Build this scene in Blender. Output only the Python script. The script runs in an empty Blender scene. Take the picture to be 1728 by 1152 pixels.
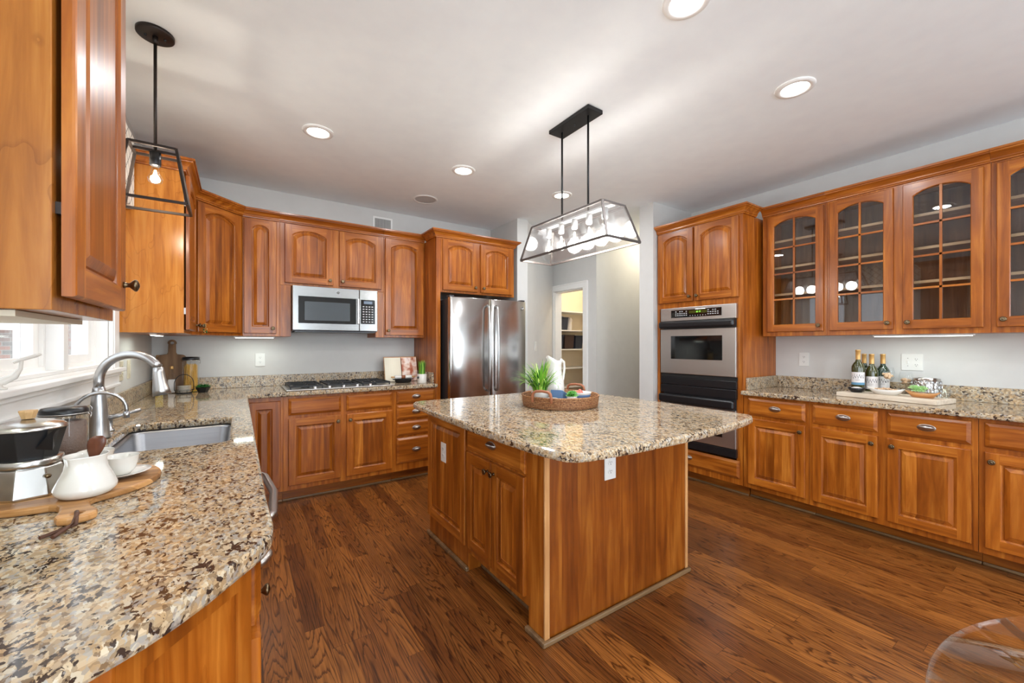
import bpy, math, random
from mathutils import Vector, Matrix
from mathutils.geometry import tessellate_polygon
random.seed(7)
S = bpy.context.scene
PI = math.pi

# ---------------------------------------------------------------- camera, world, exposure
cd = bpy.data.cameras.new('camera'); cam = bpy.data.objects.new('camera', cd)
S.collection.objects.link(cam); S.camera = cam
cd.sensor_width = 36; cd.sensor_fit = 'HORIZONTAL'; cd.lens = 685.7/1728*36; cd.shift_y = 5.2/1728
cd.clip_start = 0.02; cd.clip_end = 200
cam.location = (0, 0, 1.30); cam.rotation_euler = (PI/2, 0, -0.593)
S.view_settings.view_transform = 'Standard'; S.view_settings.look = 'None'
S.view_settings.gamma = 1; S.view_settings.use_curve_mapping = False
S.view_settings.exposure = 0.24
S.cycles.use_denoising = True
S.cycles.max_bounces = 8; S.cycles.diffuse_bounces = 5; S.cycles.glossy_bounces = 4
S.cycles.transparent_max_bounces = 16; S.cycles.transmission_bounces = 6
S.cycles.caustics_reflective = False; S.cycles.caustics_refractive = False
S.cycles.sample_clamp_indirect = 6.0
W = bpy.data.worlds.new('sky'); S.world = W; W.use_nodes = True
bg = W.node_tree.nodes['Background']; bg.inputs[0].default_value = (0.86, 0.93, 1.0, 1); bg.inputs[1].default_value = 2.0

def area(name, loc, rot, sx, sy, power, col=(1, 1, 1), portal=False, spread=None):
    l = bpy.data.lights.new(name, 'AREA'); l.shape = 'RECTANGLE'; l.size = sx; l.size_y = sy
    l.energy = power; l.color = col
    if portal: l.cycles.is_portal = True
    if spread: l.spread = spread
    o = bpy.data.objects.new(name, l); S.collection.objects.link(o); o.location = loc; o.rotation_euler = rot
    return o
# daylight portal at kitchen window; fill lamps added at unseen windows behind the camera
area('daylight_kitchen_window', (-0.80, 2.36, 1.68), (0, -PI/2, 0), 1.0, 1.38, 1, (0.93, 0.97, 1), portal=True)
area('added_side_fill', (-0.80, -1.5, 1.32), (0, -PI/2, 0), 1.9, 2.8, 42, (0.78, 0.90, 1))
area('added_rear_fill', (.35, -3.62, 1.35), (PI/2, 0, 0), 1.6, 2.0, 92, (0.78, 0.90, 1))
area('added_rear_fill', (3.55, -3.62, 1.35), (PI/2, 0, 0), .9, 2.0, 60, (0.78, 0.90, 1))

# ---------------------------------------------------------------- materials
def newmat(name):
    m = bpy.data.materials.new(name); m.use_nodes = True
    return m, m.node_tree.nodes, m.node_tree.links, m.node_tree.nodes['Principled BSDF']
def L(c):
    return tuple((x/12.92 if x <= .04045 else ((x+.055)/1.055)**2.4) for x in [v/255 for v in c]) + (1,)
def plain(name, col, rough=.5, metal=0, coat=0, spec=.5, bump=0, bscale=200, lin=False):
    m, N, K, P = newmat(name)
    c = tuple(col)+(1,) if lin else L(col)
    n = N.new('ShaderNodeTexNoise'); n.inputs['Scale'].default_value = 9; n.inputs['Detail'].default_value = 3
    tc = N.new('ShaderNodeTexCoord'); K.new(tc.outputs['Object'], n.inputs['Vector'])
    mx = N.new('ShaderNodeMix'); mx.data_type = 'RGBA'; mx.inputs[0].default_value = .5
    mx.inputs[6].default_value = tuple(v*.95 for v in c[:3])+(1,); mx.inputs[7].default_value = tuple(min(1, v*1.04) for v in c[:3])+(1,)
    K.new(n.outputs['Fac'], mx.inputs[0]); K.new(mx.outputs[2], P.inputs['Base Color'])
    P.inputs['Roughness'].default_value = rough; P.inputs['Metallic'].default_value = metal
    P.inputs['Coat Weight'].default_value = coat; P.inputs['Specular IOR Level'].default_value = spec
    if bump:
        n2 = N.new('ShaderNodeTexNoise'); n2.inputs['Scale'].default_value = bscale; K.new(tc.outputs['Object'], n2.inputs['Vector'])
        b = N.new('ShaderNodeBump'); b.inputs['Strength'].default_value = bump; b.inputs['Distance'].default_value = .002
        K.new(n2.outputs['Fac'], b.inputs['Height']); K.new(b.outputs[0], P.inputs['Normal'])
    return m
def ramp(N, K, src, stops, interp='LINEAR'):
    r = N.new('ShaderNodeValToRGB'); r.color_ramp.interpolation = interp
    e = r.color_ramp.elements
    while len(e) < len(stops): e.new(.5)
    for q, (p, c) in zip(e, stops): q.position = p; q.color = c
    K.new(src, r.inputs[0]); return r
def mth(N, K, op, a, b=None):
    n = N.new('ShaderNodeMath'); n.operation = op
    for i, v in enumerate((a, b)):
        if v is None: continue
        if isinstance(v, (int, float)): n.inputs[i].default_value = v
        else: K.new(v, n.inputs[i])
    return n.outputs[0]
def wood(name, horizontal=False, stave=0.0, tone=(1, 1, 1), rough=.31, var=.5, figure=0.0, axis=None, base=((112, 54, 12), (160, 88, 24), (196, 124, 48)), coat=.12):
    """cherry: grain runs along local z (or x); boards of width `stave` differ in tone"""
    m, N, K, P = newmat(name)
    tc = N.new('ShaderNodeTexCoord'); oi = N.new('ShaderNodeObjectInfo')
    sep = N.new('ShaderNodeSeparateXYZ'); K.new(tc.outputs['Object'], sep.inputs[0])
    ax = axis or ('x' if horizontal else 'z')
    long_, ac1, ac2 = {'x': (0, 2, 1), 'z': (2, 0, 1), 'y': (1, 0, 2)}[ax]
    rnd = mth(N, K, 'MULTIPLY', oi.outputs['Random'], 37.0)
    if stave:
        cell = mth(N, K, 'FLOOR', mth(N, K, 'DIVIDE', mth(N, K, 'ADD', sep.outputs[ac1], sep.outputs[ac2]), stave))
        wn = N.new('ShaderNodeTexWhiteNoise'); wn.noise_dimensions = '2D'
        cv = N.new('ShaderNodeCombineXYZ'); K.new(cell, cv.inputs[0]); K.new(rnd, cv.inputs[1]); K.new(cv.outputs[0], wn.inputs['Vector'])
        cellr = wn.outputs['Value']
    else:
        cellr = oi.outputs['Random']
    off = mth(N, K, 'ADD', rnd, mth(N, K, 'MULTIPLY', cellr, 11.0))
    cb = N.new('ShaderNodeCombineXYZ')
    K.new(mth(N, K, 'ADD', mth(N, K, 'MULTIPLY', sep.outputs[ac1], 26.0), off), cb.inputs[0])
    K.new(mth(N, K, 'MULTIPLY', sep.outputs[ac2], 26.0), cb.inputs[1])
    K.new(mth(N, K, 'ADD', mth(N, K, 'MULTIPLY', sep.outputs[long_], 1.8), off), cb.inputs[2])
    n1 = N.new('ShaderNodeTexNoise'); n1.inputs['Scale'].default_value = 1.0; n1.inputs['Detail'].default_value = 6; n1.inputs['Roughness'].default_value = .6
    n1.inputs['Distortion'].default_value = .6; K.new(cb.outputs[0], n1.inputs['Vector'])
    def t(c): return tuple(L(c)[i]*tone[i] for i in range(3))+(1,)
    r1 = ramp(N, K, n1.outputs['Fac'], [(.25, t(base[0])), (.5, t(base[1])), (.74, t(base[2]))])
    # broad blotches of cherry
    n2 = N.new('ShaderNodeTexNoise'); n2.inputs['Scale'].default_value = 3.2; n2.inputs['Detail'].default_value = 2
    va = N.new('ShaderNodeVectorMath'); va.operation = 'ADD'; K.new(tc.outputs['Object'], va.inputs[0])
    cr = N.new('ShaderNodeCombineXYZ'); K.new(off, cr.inputs[0]); K.new(cr.outputs[0], va.inputs[1]); K.new(va.outputs[0], n2.inputs['Vector'])
    r2 = ramp(N, K, n2.outputs['Fac'], [(.3, (.78, .70, .60, 1)), (.7, (1.12, 1.12, 1.05, 1))])
    mx = N.new('ShaderNodeMix'); mx.data_type = 'RGBA'; mx.blend_type = 'MULTIPLY'; mx.inputs[0].default_value = .8
    K.new(r1.outputs[0], mx.inputs[6]); K.new(r2.outputs[0], mx.inputs[7])
    rc = ramp(N, K, cellr, [(0, (1-var*.45, 1-var*.5, 1-var*.55, 1)), (.55, (1, 1, 1, 1)), (.86, (1.08, 1.1, 1.12, 1)), (1, (1+var*.55, 1+var*.9, 1+var*1.5, 1))])
    m2 = N.new('ShaderNodeMix'); m2.data_type = 'RGBA'; m2.blend_type = 'MULTIPLY'; m2.inputs[0].default_value = 1
    K.new(mx.outputs[2], m2.inputs[6]); K.new(rc.outputs[0], m2.inputs[7])
    out = m2.outputs[2]
    if figure:   # wavy rotary-cut lines
        w = N.new('ShaderNodeTexNoise'); w.inputs['Scale'].default_value = 3.0; w.inputs['Detail'].default_value = 4
        cw = N.new('ShaderNodeCombineXYZ'); K.new(sep.outputs[ac1], cw.inputs[0]); K.new(sep.outputs[ac2], cw.inputs[1])
        K.new(mth(N, K, 'MULTIPLY', sep.outputs[long_], .45), cw.inputs[2]); K.new(cw.outputs[0], w.inputs['Vector'])
        fr = mth(N, K, 'FRACT', mth(N, K, 'MULTIPLY', w.outputs['Fac'], 13.0))
        rl = ramp(N, K, fr, [(0, (1-figure, 1-figure*1.2, 1-figure*1.4, 1)), (.10, (1, 1, 1, 1)), (1, (1, 1, 1, 1))])
        m3 = N.new('ShaderNodeMix'); m3.data_type = 'RGBA'; m3.blend_type = 'MULTIPLY'; m3.inputs[0].default_value = .8
        K.new(out, m3.inputs[6]); K.new(rl.outputs[0], m3.inputs[7]); out = m3.outputs[2]
    K.new(out, P.inputs['Base Color'])
    P.inputs['Roughness'].default_value = rough; P.inputs['Specular IOR Level'].default_value = .38; P.inputs['Coat Weight'].default_value = coat; P.inputs['Coat Roughness'].default_value = .15
    b = N.new('ShaderNodeBump'); b.inputs['Strength'].default_value = .04; K.new(n1.outputs['Fac'], b.inputs['Height']); K.new(b.outputs[0], P.inputs['Normal'])
    return m
def granite(name, rough=.055):
    m, N, K, P = newmat(name)
    tc = N.new('ShaderNodeTexCoord'); mp = N.new('ShaderNodeMapping'); mp.inputs['Rotation'].default_value = (0, 0, .5); mp.inputs['Scale'].default_value = (1.35, .85, 1)
    K.new(tc.outputs['Object'], mp.inputs['Vector'])
    dn = N.new('ShaderNodeTexNoise'); dn.inputs['Scale'].default_value = 70; dn.inputs['Detail'].default_value = 3; K.new(mp.outputs[0], dn.inputs['Vector'])
    vm = N.new('ShaderNodeMix'); vm.data_type = 'VECTOR'; vm.inputs[0].default_value = .018
    K.new(mp.outputs[0], vm.inputs[4]); K.new(dn.outputs['Color'], vm.inputs[5])
    v = N.new('ShaderNodeTexVoronoi'); v.inputs['Scale'].default_value = 125; K.new(vm.outputs[1], v.inputs['Vector'])
    wn = N.new('ShaderNodeSeparateColor'); K.new(v.outputs['Color'], wn.inputs[0])
    r = ramp(N, K, wn.outputs[0], [(0, L((176, 150, 116))), (.18, L((200, 178, 146))), (.36, L((156, 134, 106))), (.52, L((186, 162, 130))), (.64, L((168, 160, 148))), (.78, L((206, 192, 168))), (.92, L((128, 106, 82)))], 'CONSTANT')
    # dark mineral specks gathered in clusters
    n1 = N.new('ShaderNodeTexNoise'); n1.inputs['Scale'].default_value = 66; n1.inputs['Detail'].default_value = 4; n1.inputs['Roughness'].default_value = .55; n1.inputs['Distortion'].default_value = .5
    K.new(mp.outputs[0], n1.inputs['Vector'])
    n2 = N.new('ShaderNodeTexNoise'); n2.inputs['Scale'].default_value = 12; K.new(mp.outputs[0], n2.inputs['Vector'])
    s = mth(N, K, 'ADD', n1.outputs['Fac'], mth(N, K, 'MULTIPLY', mth(N, K, 'SUBTRACT', n2.outputs['Fac'], .5), .35))
    rk = ramp(N, K, s, [(0, (1, 1, 1, 1)), (.405, (1, 1, 1, 1)), (.43, (0, 0, 0, 1))])
    mx = N.new('ShaderNodeMix'); mx.data_type = 'RGBA'; K.new(rk.outputs[0], mx.inputs[0]); K.new(r.outputs[0], mx.inputs[6]); mx.inputs[7].default_value = L((62, 48, 40))
    n3 = N.new('ShaderNodeTexNoise'); n3.inputs['Scale'].default_value = 60; n3.inputs['Detail'].default_value = 3
    m3 = N.new('ShaderNodeMapping'); m3.inputs['Location'].default_value = (5, 3, 1); K.new(mp.outputs[0], m3.inputs[0]); K.new(m3.outputs[0], n3.inputs['Vector'])
    rg = ramp(N, K, n3.outputs['Fac'], [(0, (0, 0, 0, 1)), (.58, (0, 0, 0, 1)), (.64, (.75, .75, .75, 1))])
    mg = N.new('ShaderNodeMix'); mg.data_type = 'RGBA'; K.new(rg.outputs[0], mg.inputs[0]); K.new(mx.outputs[2], mg.inputs[6]); mg.inputs[7].default_value = L((168, 158, 148))
    # warm patches
    n4 = N.new('ShaderNodeTexNoise'); n4.inputs['Scale'].default_value = 22; m4 = N.new('ShaderNodeMapping'); m4.inputs['Location'].default_value = (9, 1, 4); K.new(mp.outputs[0], m4.inputs[0]); K.new(m4.outputs[0], n4.inputs['Vector'])
    rw = ramp(N, K, n4.outputs['Fac'], [(.45, (.90, .93, .96, 1)), (.70, (.98, .89, .76, 1))])
    mw = N.new('ShaderNodeMix'); mw.data_type = 'RGBA'; mw.blend_type = 'MULTIPLY'; mw.inputs[0].default_value = 1; K.new(mg.outputs[2], mw.inputs[6]); K.new(rw.outputs[0], mw.inputs[7])
    K.new(mw.outputs[2], P.inputs['Base Color']); P.inputs['Roughness'].default_value = rough; P.inputs['IOR'].default_value = 1.55
    return m
def floorwood(name):
    m, N, K, P = newmat(name)
    tc = N.new('ShaderNodeTexCoord'); sp = N.new('ShaderNodeSeparateXYZ'); K.new(tc.outputs['Object'], sp.inputs[0])
    row = mth(N, K, 'FLOOR', mth(N, K, 'DIVIDE', sp.outputs[0], .083))
    w1 = N.new('ShaderNodeTexWhiteNoise'); w1.noise_dimensions = '1D'; K.new(row, w1.inputs['W'])
    yy = mth(N, K, 'ADD', sp.outputs[1], mth(N, K, 'MULTIPLY', w1.outputs['Value'], 7.0))
    col = mth(N, K, 'FLOOR', mth(N, K, 'DIVIDE', yy, .95))
    cv = N.new('ShaderNodeCombineXYZ'); K.new(row, cv.inputs[0]); K.new(col, cv.inputs[1])
    w2 = N.new('ShaderNodeTexWhiteNoise'); w2.noise_dimensions = '2D'; K.new(cv.outputs[0], w2.inputs['Vector'])
    # fine streaks
    cs = N.new('ShaderNodeCombineXYZ'); K.new(mth(N, K, 'MULTIPLY', sp.outputs[0], 120.0), cs.inputs[0]); K.new(mth(N, K, 'MULTIPLY', sp.outputs[1], 5.0), cs.inputs[1]); K.new(mth(N, K, 'MULTIPLY', w2.outputs['Value'], 50.0), cs.inputs[2])
    n1 = N.new('ShaderNodeTexNoise'); n1.inputs['Scale'].default_value = 1; n1.inputs['Detail'].default_value = 5; K.new(cs.outputs[0], n1.inputs['Vector'])
    # cathedral figure: contour lines of a stretched noise
    cc = N.new('ShaderNodeCombineXYZ'); K.new(mth(N, K, 'MULTIPLY', sp.outputs[0], 10.0), cc.inputs[0]); K.new(mth(N, K, 'MULTIPLY', sp.outputs[1], .8), cc.inputs[1]); K.new(mth(N, K, 'MULTIPLY', w2.outputs['Value'], 80.0), cc.inputs[2])
    n2 = N.new('ShaderNodeTexNoise'); n2.inputs['Scale'].default_value = 1; n2.inputs['Detail'].default_value = 1.6; n2.inputs['Roughness'].default_value = .4; K.new(cc.outputs[0], n2.inputs['Vector'])
    fr = mth(N, K, 'FRACT', mth(N, K, 'ADD', mth(N, K, 'MULTIPLY', n2.outputs['Fac'], 24.0), mth(N, K, 'MULTIPLY', n1.outputs['Fac'], .9)))
    line = ramp(N, K, fr, [(0, (.26, .20, .15, 1)), (.12, (.45, .38, .32, 1)), (.30, (1, 1, 1, 1)), (.94, (1.12, 1.12, 1.08, 1)), (1, (.4, .33, .27, 1))])
    base = ramp(N, K, w2.outputs['Value'], [(0, L((104, 58, 24))), (.35, L((128, 76, 32))), (.7, L((152, 94, 42))), (1, L((104, 60, 26)))])
    st = ramp(N, K, n1.outputs['Fac'], [(.3, (.58, .53, .48, 1)), (.6, (1.18, 1.18, 1.16, 1))])
    a = N.new('ShaderNodeMix'); a.data_type = 'RGBA'; a.blend_type = 'MULTIPLY'; a.inputs[0].default_value = 1; K.new(base.outputs[0], a.inputs[6]); K.new(line.outputs[0], a.inputs[7])
    b = N.new('ShaderNodeMix'); b.data_type = 'RGBA'; b.blend_type = 'MULTIPLY'; b.inputs[0].default_value = .9; K.new(a.outputs[2], b.inputs[6]); K.new(st.outputs[0], b.inputs[7])
    fx = mth(N, K, 'FRACT', mth(N, K, 'DIVIDE', sp.outputs[0], .083)); fy = mth(N, K, 'FRACT', mth(N, K, 'DIVIDE', yy, .95))
    gx = mth(N, K, 'LESS_THAN', fx, .018); gy = mth(N, K, 'LESS_THAN', fy, .002); g = mth(N, K, 'MAXIMUM', gx, gy)
    c = N.new('ShaderNodeMix'); c.data_type = 'RGBA'; K.new(mth(N, K, 'MULTIPLY', g, .65), c.inputs[0]); K.new(b.outputs[2], c.inputs[6]); c.inputs[7].default_value = L((40, 20, 10))
    K.new(c.outputs[2], P.inputs['Base Color']); P.inputs['Roughness'].default_value = .33; P.inputs['Coat Weight'].default_value = .15; P.inputs['Coat Roughness'].default_value = .2
    bp = N.new('ShaderNodeBump'); bp.inputs['Strength'].default_value = .12; bp.inputs['Distance'].default_value = .001; K.new(fr, bp.inputs['Height']); K.new(bp.outputs[0], P.inputs['Normal'])
    return m
def steel(name, col=(205, 205, 205), rough=.26, axis=2, wav=0.0):
    m, N, K, P = newmat(name); P.inputs['Metallic'].default_value = 1
    tc = N.new('ShaderNodeTexCoord'); mp = N.new('ShaderNodeMapping'); sc = [400, 400, 400]; sc[axis] = 3
    mp.inputs['Scale'].default_value = sc; K.new(tc.outputs['Object'], mp.inputs[0])
    n = N.new('ShaderNodeTexNoise'); n.inputs['Scale'].default_value = 1; K.new(mp.outputs[0], n.inputs['Vector'])
    r = ramp(N, K, n.outputs['Fac'], [(.3, tuple(v*.9 for v in L(col)[:3])+(1,)), (.7, L(col))]); K.new(r.outputs[0], P.inputs['Base Color'])
    K.new(mth(N, K, 'ADD', mth(N, K, 'MULTIPLY', n.outputs['Fac'], .10), rough-.05), P.inputs['Roughness'])
    if wav:
        n2 = N.new('ShaderNodeTexNoise'); n2.inputs['Scale'].default_value = 1; n2.inputs['Detail'].default_value = 1
        mp2 = N.new('ShaderNodeMapping'); mp2.inputs['Scale'].default_value = (6, 6, 1.2); K.new(tc.outputs['Object'], mp2.inputs[0]); K.new(mp2.outputs[0], n2.inputs['Vector'])
        b = N.new('ShaderNodeBump'); b.inputs['Strength'].default_value = wav; b.inputs['Distance'].default_value = .05; K.new(n2.outputs['Fac'], b.inputs['Height']); K.new(b.outputs[0], P.inputs['Normal'])
    return m
def thin_glass(name, tint=(1, 1, 1), refl=1.0, base=.03, rough=.0):
    m = bpy.data.materials.new(name); m.use_nodes = True; N = m.node_tree.nodes; K = m.node_tree.links; N.clear()
    o = N.new('ShaderNodeOutputMaterial'); t = N.new('ShaderNodeBsdfTransparent'); g = N.new('ShaderNodeBsdfGlossy'); mx = N.new('ShaderNodeMixShader')
    t.inputs[0].default_value = tuple(tint)+(1,); g.inputs['Roughness'].default_value = rough; g.inputs[0].default_value = (1, 1, 1, 1)
    lw = N.new('ShaderNodeLayerWeight'); lw.inputs[0].default_value = .5
    f = mth(N, K, 'ADD', mth(N, K, 'MULTIPLY', mth(N, K, 'POWER', lw.outputs['Facing'], 4.0), refl*.7), base)
    K.new(f, mx.inputs[0]); K.new(t.outputs[0], mx.inputs[1]); K.new(g.outputs[0], mx.inputs[2]); K.new(mx.outputs[0], o.inputs[0])
    return m
def emit(name, col, s):
    m, N, K, P = newmat(name); P.inputs['Base Color'].default_value = col+(1,); P.inputs['Emission Color'].default_value = col+(1,); P.inputs['Emission Strength'].default_value = s
    return m
def pattern(name, fn):
    m, N, K, P = newmat(name); tc = N.new('ShaderNodeTexCoord'); fn(N, K, P, tc.outputs['Object']); return m

M = dict(
    v=wood('cherry_vertical_grain', stave=0, var=.22), h=wood('cherry_horizontal_grain', horizontal=True, var=.25),
    panel=wood('cherry_panel_boards', stave=.062, var=.55), side=wood('cherry_veneer_side', stave=0, figure=.16, var=.1, tone=(1.02, .98, .9)),
    sidenear=wood('cherry_veneer_near', stave=0, figure=.30, var=.1, base=((120, 66, 20), (160, 98, 36), (182, 122, 54)), rough=.25), sideup=wood('cherry_veneer_end', stave=0, figure=.26, var=.1, base=((150, 84, 28), (190, 120, 48), (208, 144, 70)), rough=.2),
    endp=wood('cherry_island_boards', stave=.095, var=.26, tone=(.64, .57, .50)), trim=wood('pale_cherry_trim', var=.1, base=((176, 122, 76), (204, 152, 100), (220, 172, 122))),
    kick=wood('toe_kick_wood', horizontal=True, tone=(.8, .82, .85), var=.1), shoe=wood('worn_shoe_moulding', horizontal=True, base=((84, 66, 48), (120, 94, 66), (150, 120, 88)), var=.1),
    inside=wood('cabinet_interior', base=((92, 60, 40), (122, 84, 58), (146, 106, 78)), var=.1, rough=.5, coat=0), shelf=wood('shelf_edge_wood', horizontal=True, base=((176, 134, 94), (206, 164, 122), (226, 188, 148)), var=.1),
    granite=granite('speckled_granite'), splash=granite('honed_granite_splash', .34), floor=floorwood('oak_floorboards'),
    wall=plain('grey_wall_paint', (208, 207, 204), .6, bump=.02), ceil=plain('white_ceiling_paint', (244, 249, 253), .8), white=plain('white_trim_paint', (240, 239, 236), .35),
    cream=plain('pantry_paint', (236, 222, 198), .6), black=plain('black_metal', (34, 33, 34), .35, .4), dark=plain('dark_bronze', (52, 44, 40), .4, .6),
    bronze=plain('antique_brass', (112, 96, 74), .33, 1), pewter=plain('antique_pewter', (172, 166, 160), .36, 1), gap=plain('shadow_gap_black', (14, 12, 11), .7),
    steel=steel('brushed_steel', (200, 198, 196), .26), fridge=steel('fridge_steel', (192, 189, 186), .20, 2, .05), mwsteel=steel('microwave_steel', (148, 147, 145), .24, 0), steelh=steel('brushed_steel_horizontal', (198, 195, 191), .38, 1), sink=steel('sink_steel', (158, 160, 164), .38, 0),
    chrome=plain('satin_nickel', (188, 188, 188), .3, 1), blackg=plain('black_glass', (10, 11, 12), .06, 0, .5), blackp=plain('black_plastic', (22, 23, 26), .3), iron=plain('cast_iron', (24, 24, 26), .55),
    greyside=plain('fridge_side_grey', (70, 68, 70), .4, .5), glass=thin_glass('cabinet_glass', (.90, .92, .93), 1.0, .045), clear=thin_glass('clear_glass', (.97, .98, .98), 1.1, .02), pane=thin_glass('window_glass', (1, 1, 1), .5, .0),
    seeded=thin_glass('seeded_glass', (.95, .96, .97), 1.2, .16, .09), frame=plain('weathered_steel_frame', (84, 77, 74), .4, .6),
    china=plain('white_china', (224, 221, 214), .12, coat=.5), plastic=plain('white_plastic', (226, 226, 222), .35), slot=plain('slot_dark', (40, 38, 36), .6), ivory=plain('ivory_plastic', (214, 205, 182), .4),
    bulb=emit('bulb_glow', (1.0, .86, .66), 60), can=emit('can_light_glow', (1.0, .95, .87), 14), strip=emit('undercabinet_strip_glow', (.92, 1.0, .92), 6), led=emit('green_digits', (.35, .9, .1), 1.5),
    speaker=plain('speaker_grille', (196, 196, 196), .7), grey=plain('light_switch_grey', (206, 206, 204), .5),
    rattan=pattern('rattan_weave', lambda N, K, P, o: None), grass=plain('grass_green', (116, 176, 52), .5), grass2=plain('grass_pale_green', (178, 212, 92), .5), grass3=plain('grass_dark_green', (40, 98, 40), .5),
    succ=plain('succulent_green', (84, 150, 60), .45), succp=plain('pale_succulent_green', (178, 214, 150), .5), blue=plain('slate_blue', (92, 124, 164), .5), red=plain('coral_red', (206, 110, 96), .5), terra=plain('leather_brown', (150, 92, 62), .5),
    basketdark=plain('dark_woven_basket', (58, 40, 36), .8, bump=.8, bscale=90), basketnavy=plain('navy_basket', (36, 42, 56), .8, bump=.6, bscale=90), cloth=plain('patterned_cloth', (170, 176, 196), .8),
    board=wood('acacia_board', horizontal=True, stave=.052, base=((150, 100, 58), (196, 146, 92), (214, 168, 116)), var=1.1, rough=.4), boardold=wood('weathered_board', base=((92, 66, 46), (132, 100, 72), (156, 124, 92)), rough=.6, var=.1, axis='y', coat=0), boardlight=wood('light_board', base=((178, 138, 92), (206, 168, 120), (220, 184, 140)), rough=.5, var=.1, coat=0),
    walnut=wood('walnut_spoon', base=((66, 34, 22), (96, 54, 36), (120, 72, 50)), var=.1), bottlegreen=plain('bottle_glass_olive', (58, 58, 22), .08, coat=.6), bottledark=plain('bottle_glass_green', (26, 48, 34), .08, coat=.6), foil=plain('gold_foil', (206, 160, 96), .35, .3),
    label=plain('bottle_label', (222, 216, 214), .6), labelblue=plain('label_blue_band', (92, 138, 166), .6), ink=plain('label_ink', (40, 38, 44), .6), cork=plain('cork', (206, 172, 138), .8), whitewash=wood('whitewashed_slab', axis='y', base=((196, 180, 164), (222, 210, 196), (234, 224, 212)), rough=.6, var=.05, coat=0),
    pasta=plain('dry_spaghetti', (226, 178, 84), .5), coffee=plain('coffee_beans', (112, 92, 82), .5, bump=1, bscale=160), oil=plain('olive_oil', (200, 168, 40), .15), page=plain('book_page', (236, 228, 206), .7), pink=plain('recipe_photo_pink', (214, 168, 152), .6), alu=plain('polished_aluminium', (196, 194, 190), .24, 1), leather=plain('leather_thong', (84, 50, 32), .6), tan=wood('tan_wood_bowl', horizontal=True, base=((168, 112, 62), (200, 144, 90), (216, 164, 108)), var=.1),
    chromehex=plain('mercury_glass', (190, 184, 178), .12, .9), tableglass=thin_glass('table_glass', (.90, .93, .92), 1.2, .02), brickdark=plain('brick', (150, 120, 110), .8))

def _ratt(N, K, P, o):
    w = N.new('ShaderNodeTexWave'); w.wave_type = 'BANDS'; w.bands_direction = 'Z'; w.inputs['Scale'].default_value = 38; K.new(o, w.inputs['Vector'])
    v = N.new('ShaderNodeTexVoronoi'); v.inputs['Scale'].default_value = 125; K.new(o, v.inputs['Vector'])
    r = ramp(N, K, mth(N, K, 'MULTIPLY', mth(N, K, 'SUBTRACT', 1.15, v.outputs['Distance']), w.outputs['Fac']), [(.05, L((92, 50, 26))), (.5, L((178, 122, 76))), (.9, L((214, 170, 120)))])
    K.new(r.outputs[0], P.inputs['Base Color']); b = N.new('ShaderNodeBump'); b.inputs['Strength'].default_value = .8; b.inputs['Distance'].default_value = .004; K.new(w.outputs['Fac'], b.inputs['Height']); K.new(b.outputs[0], P.inputs['Normal']); P.inputs['Roughness'].default_value = .55
_m = M['rattan']; _ratt(_m.node_tree.nodes, _m.node_tree.links, _m.node_tree.nodes['Principled BSDF'], [n for n in _m.node_tree.nodes if n.type == 'TEX_COORD'][0].outputs['Object'])
def _trellis(N, K, P, o):
    s = N.new('ShaderNodeSeparateXYZ'); K.new(o, s.inputs[0])
    a = mth(N, K, 'FRACT', mth(N, K, 'MULTIPLY', mth(N, K, 'ADD', s.outputs[1], s.outputs[2]), 11.0)); b = mth(N, K, 'FRACT', mth(N, K, 'MULTIPLY', mth(N, K, 'SUBTRACT', s.outputs[1], s.outputs[2]), 11.0))
    g = mth(N, K, 'MAXIMUM', mth(N, K, 'LESS_THAN', a, .10), mth(N, K, 'LESS_THAN', b, .10))
    x = N.new('ShaderNodeMix'); x.data_type = 'RGBA'; K.new(g, x.inputs[0]); x.inputs[6].default_value = L((226, 220, 208)); x.inputs[7].default_value = L((110, 106, 102)); K.new(x.outputs[2], P.inputs['Base Color']); P.inputs['Roughness'].default_value = .9
M['trellis'] = pattern('trellis_fabric', _trellis)
def _brick(N, K, P, o):
    mp = N.new('ShaderNodeMapping'); mp.inputs['Rotation'].default_value = (PI/2, 0, 0); K.new(o, mp.inputs[0])
    b = N.new('ShaderNodeTexBrick'); b.inputs['Scale'].default_value = 1; b.inputs['Brick Width'].default_value = .21; b.inputs['Row Height'].default_value = .075; b.inputs['Mortar Size'].default_value = .008
    b.inputs['Color1'].default_value = L((156, 124, 114)); b.inputs['Color2'].default_value = L((128, 126, 122)); b.inputs['Mortar'].default_value = L((150, 146, 140)); K.new(mp.outputs[0], b.inputs['Vector']); K.new(b.outputs[0], P.inputs['Base Color']); P.inputs['Roughness'].default_value = .9
M['brick'] = pattern('outside_brick', _brick)

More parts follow.
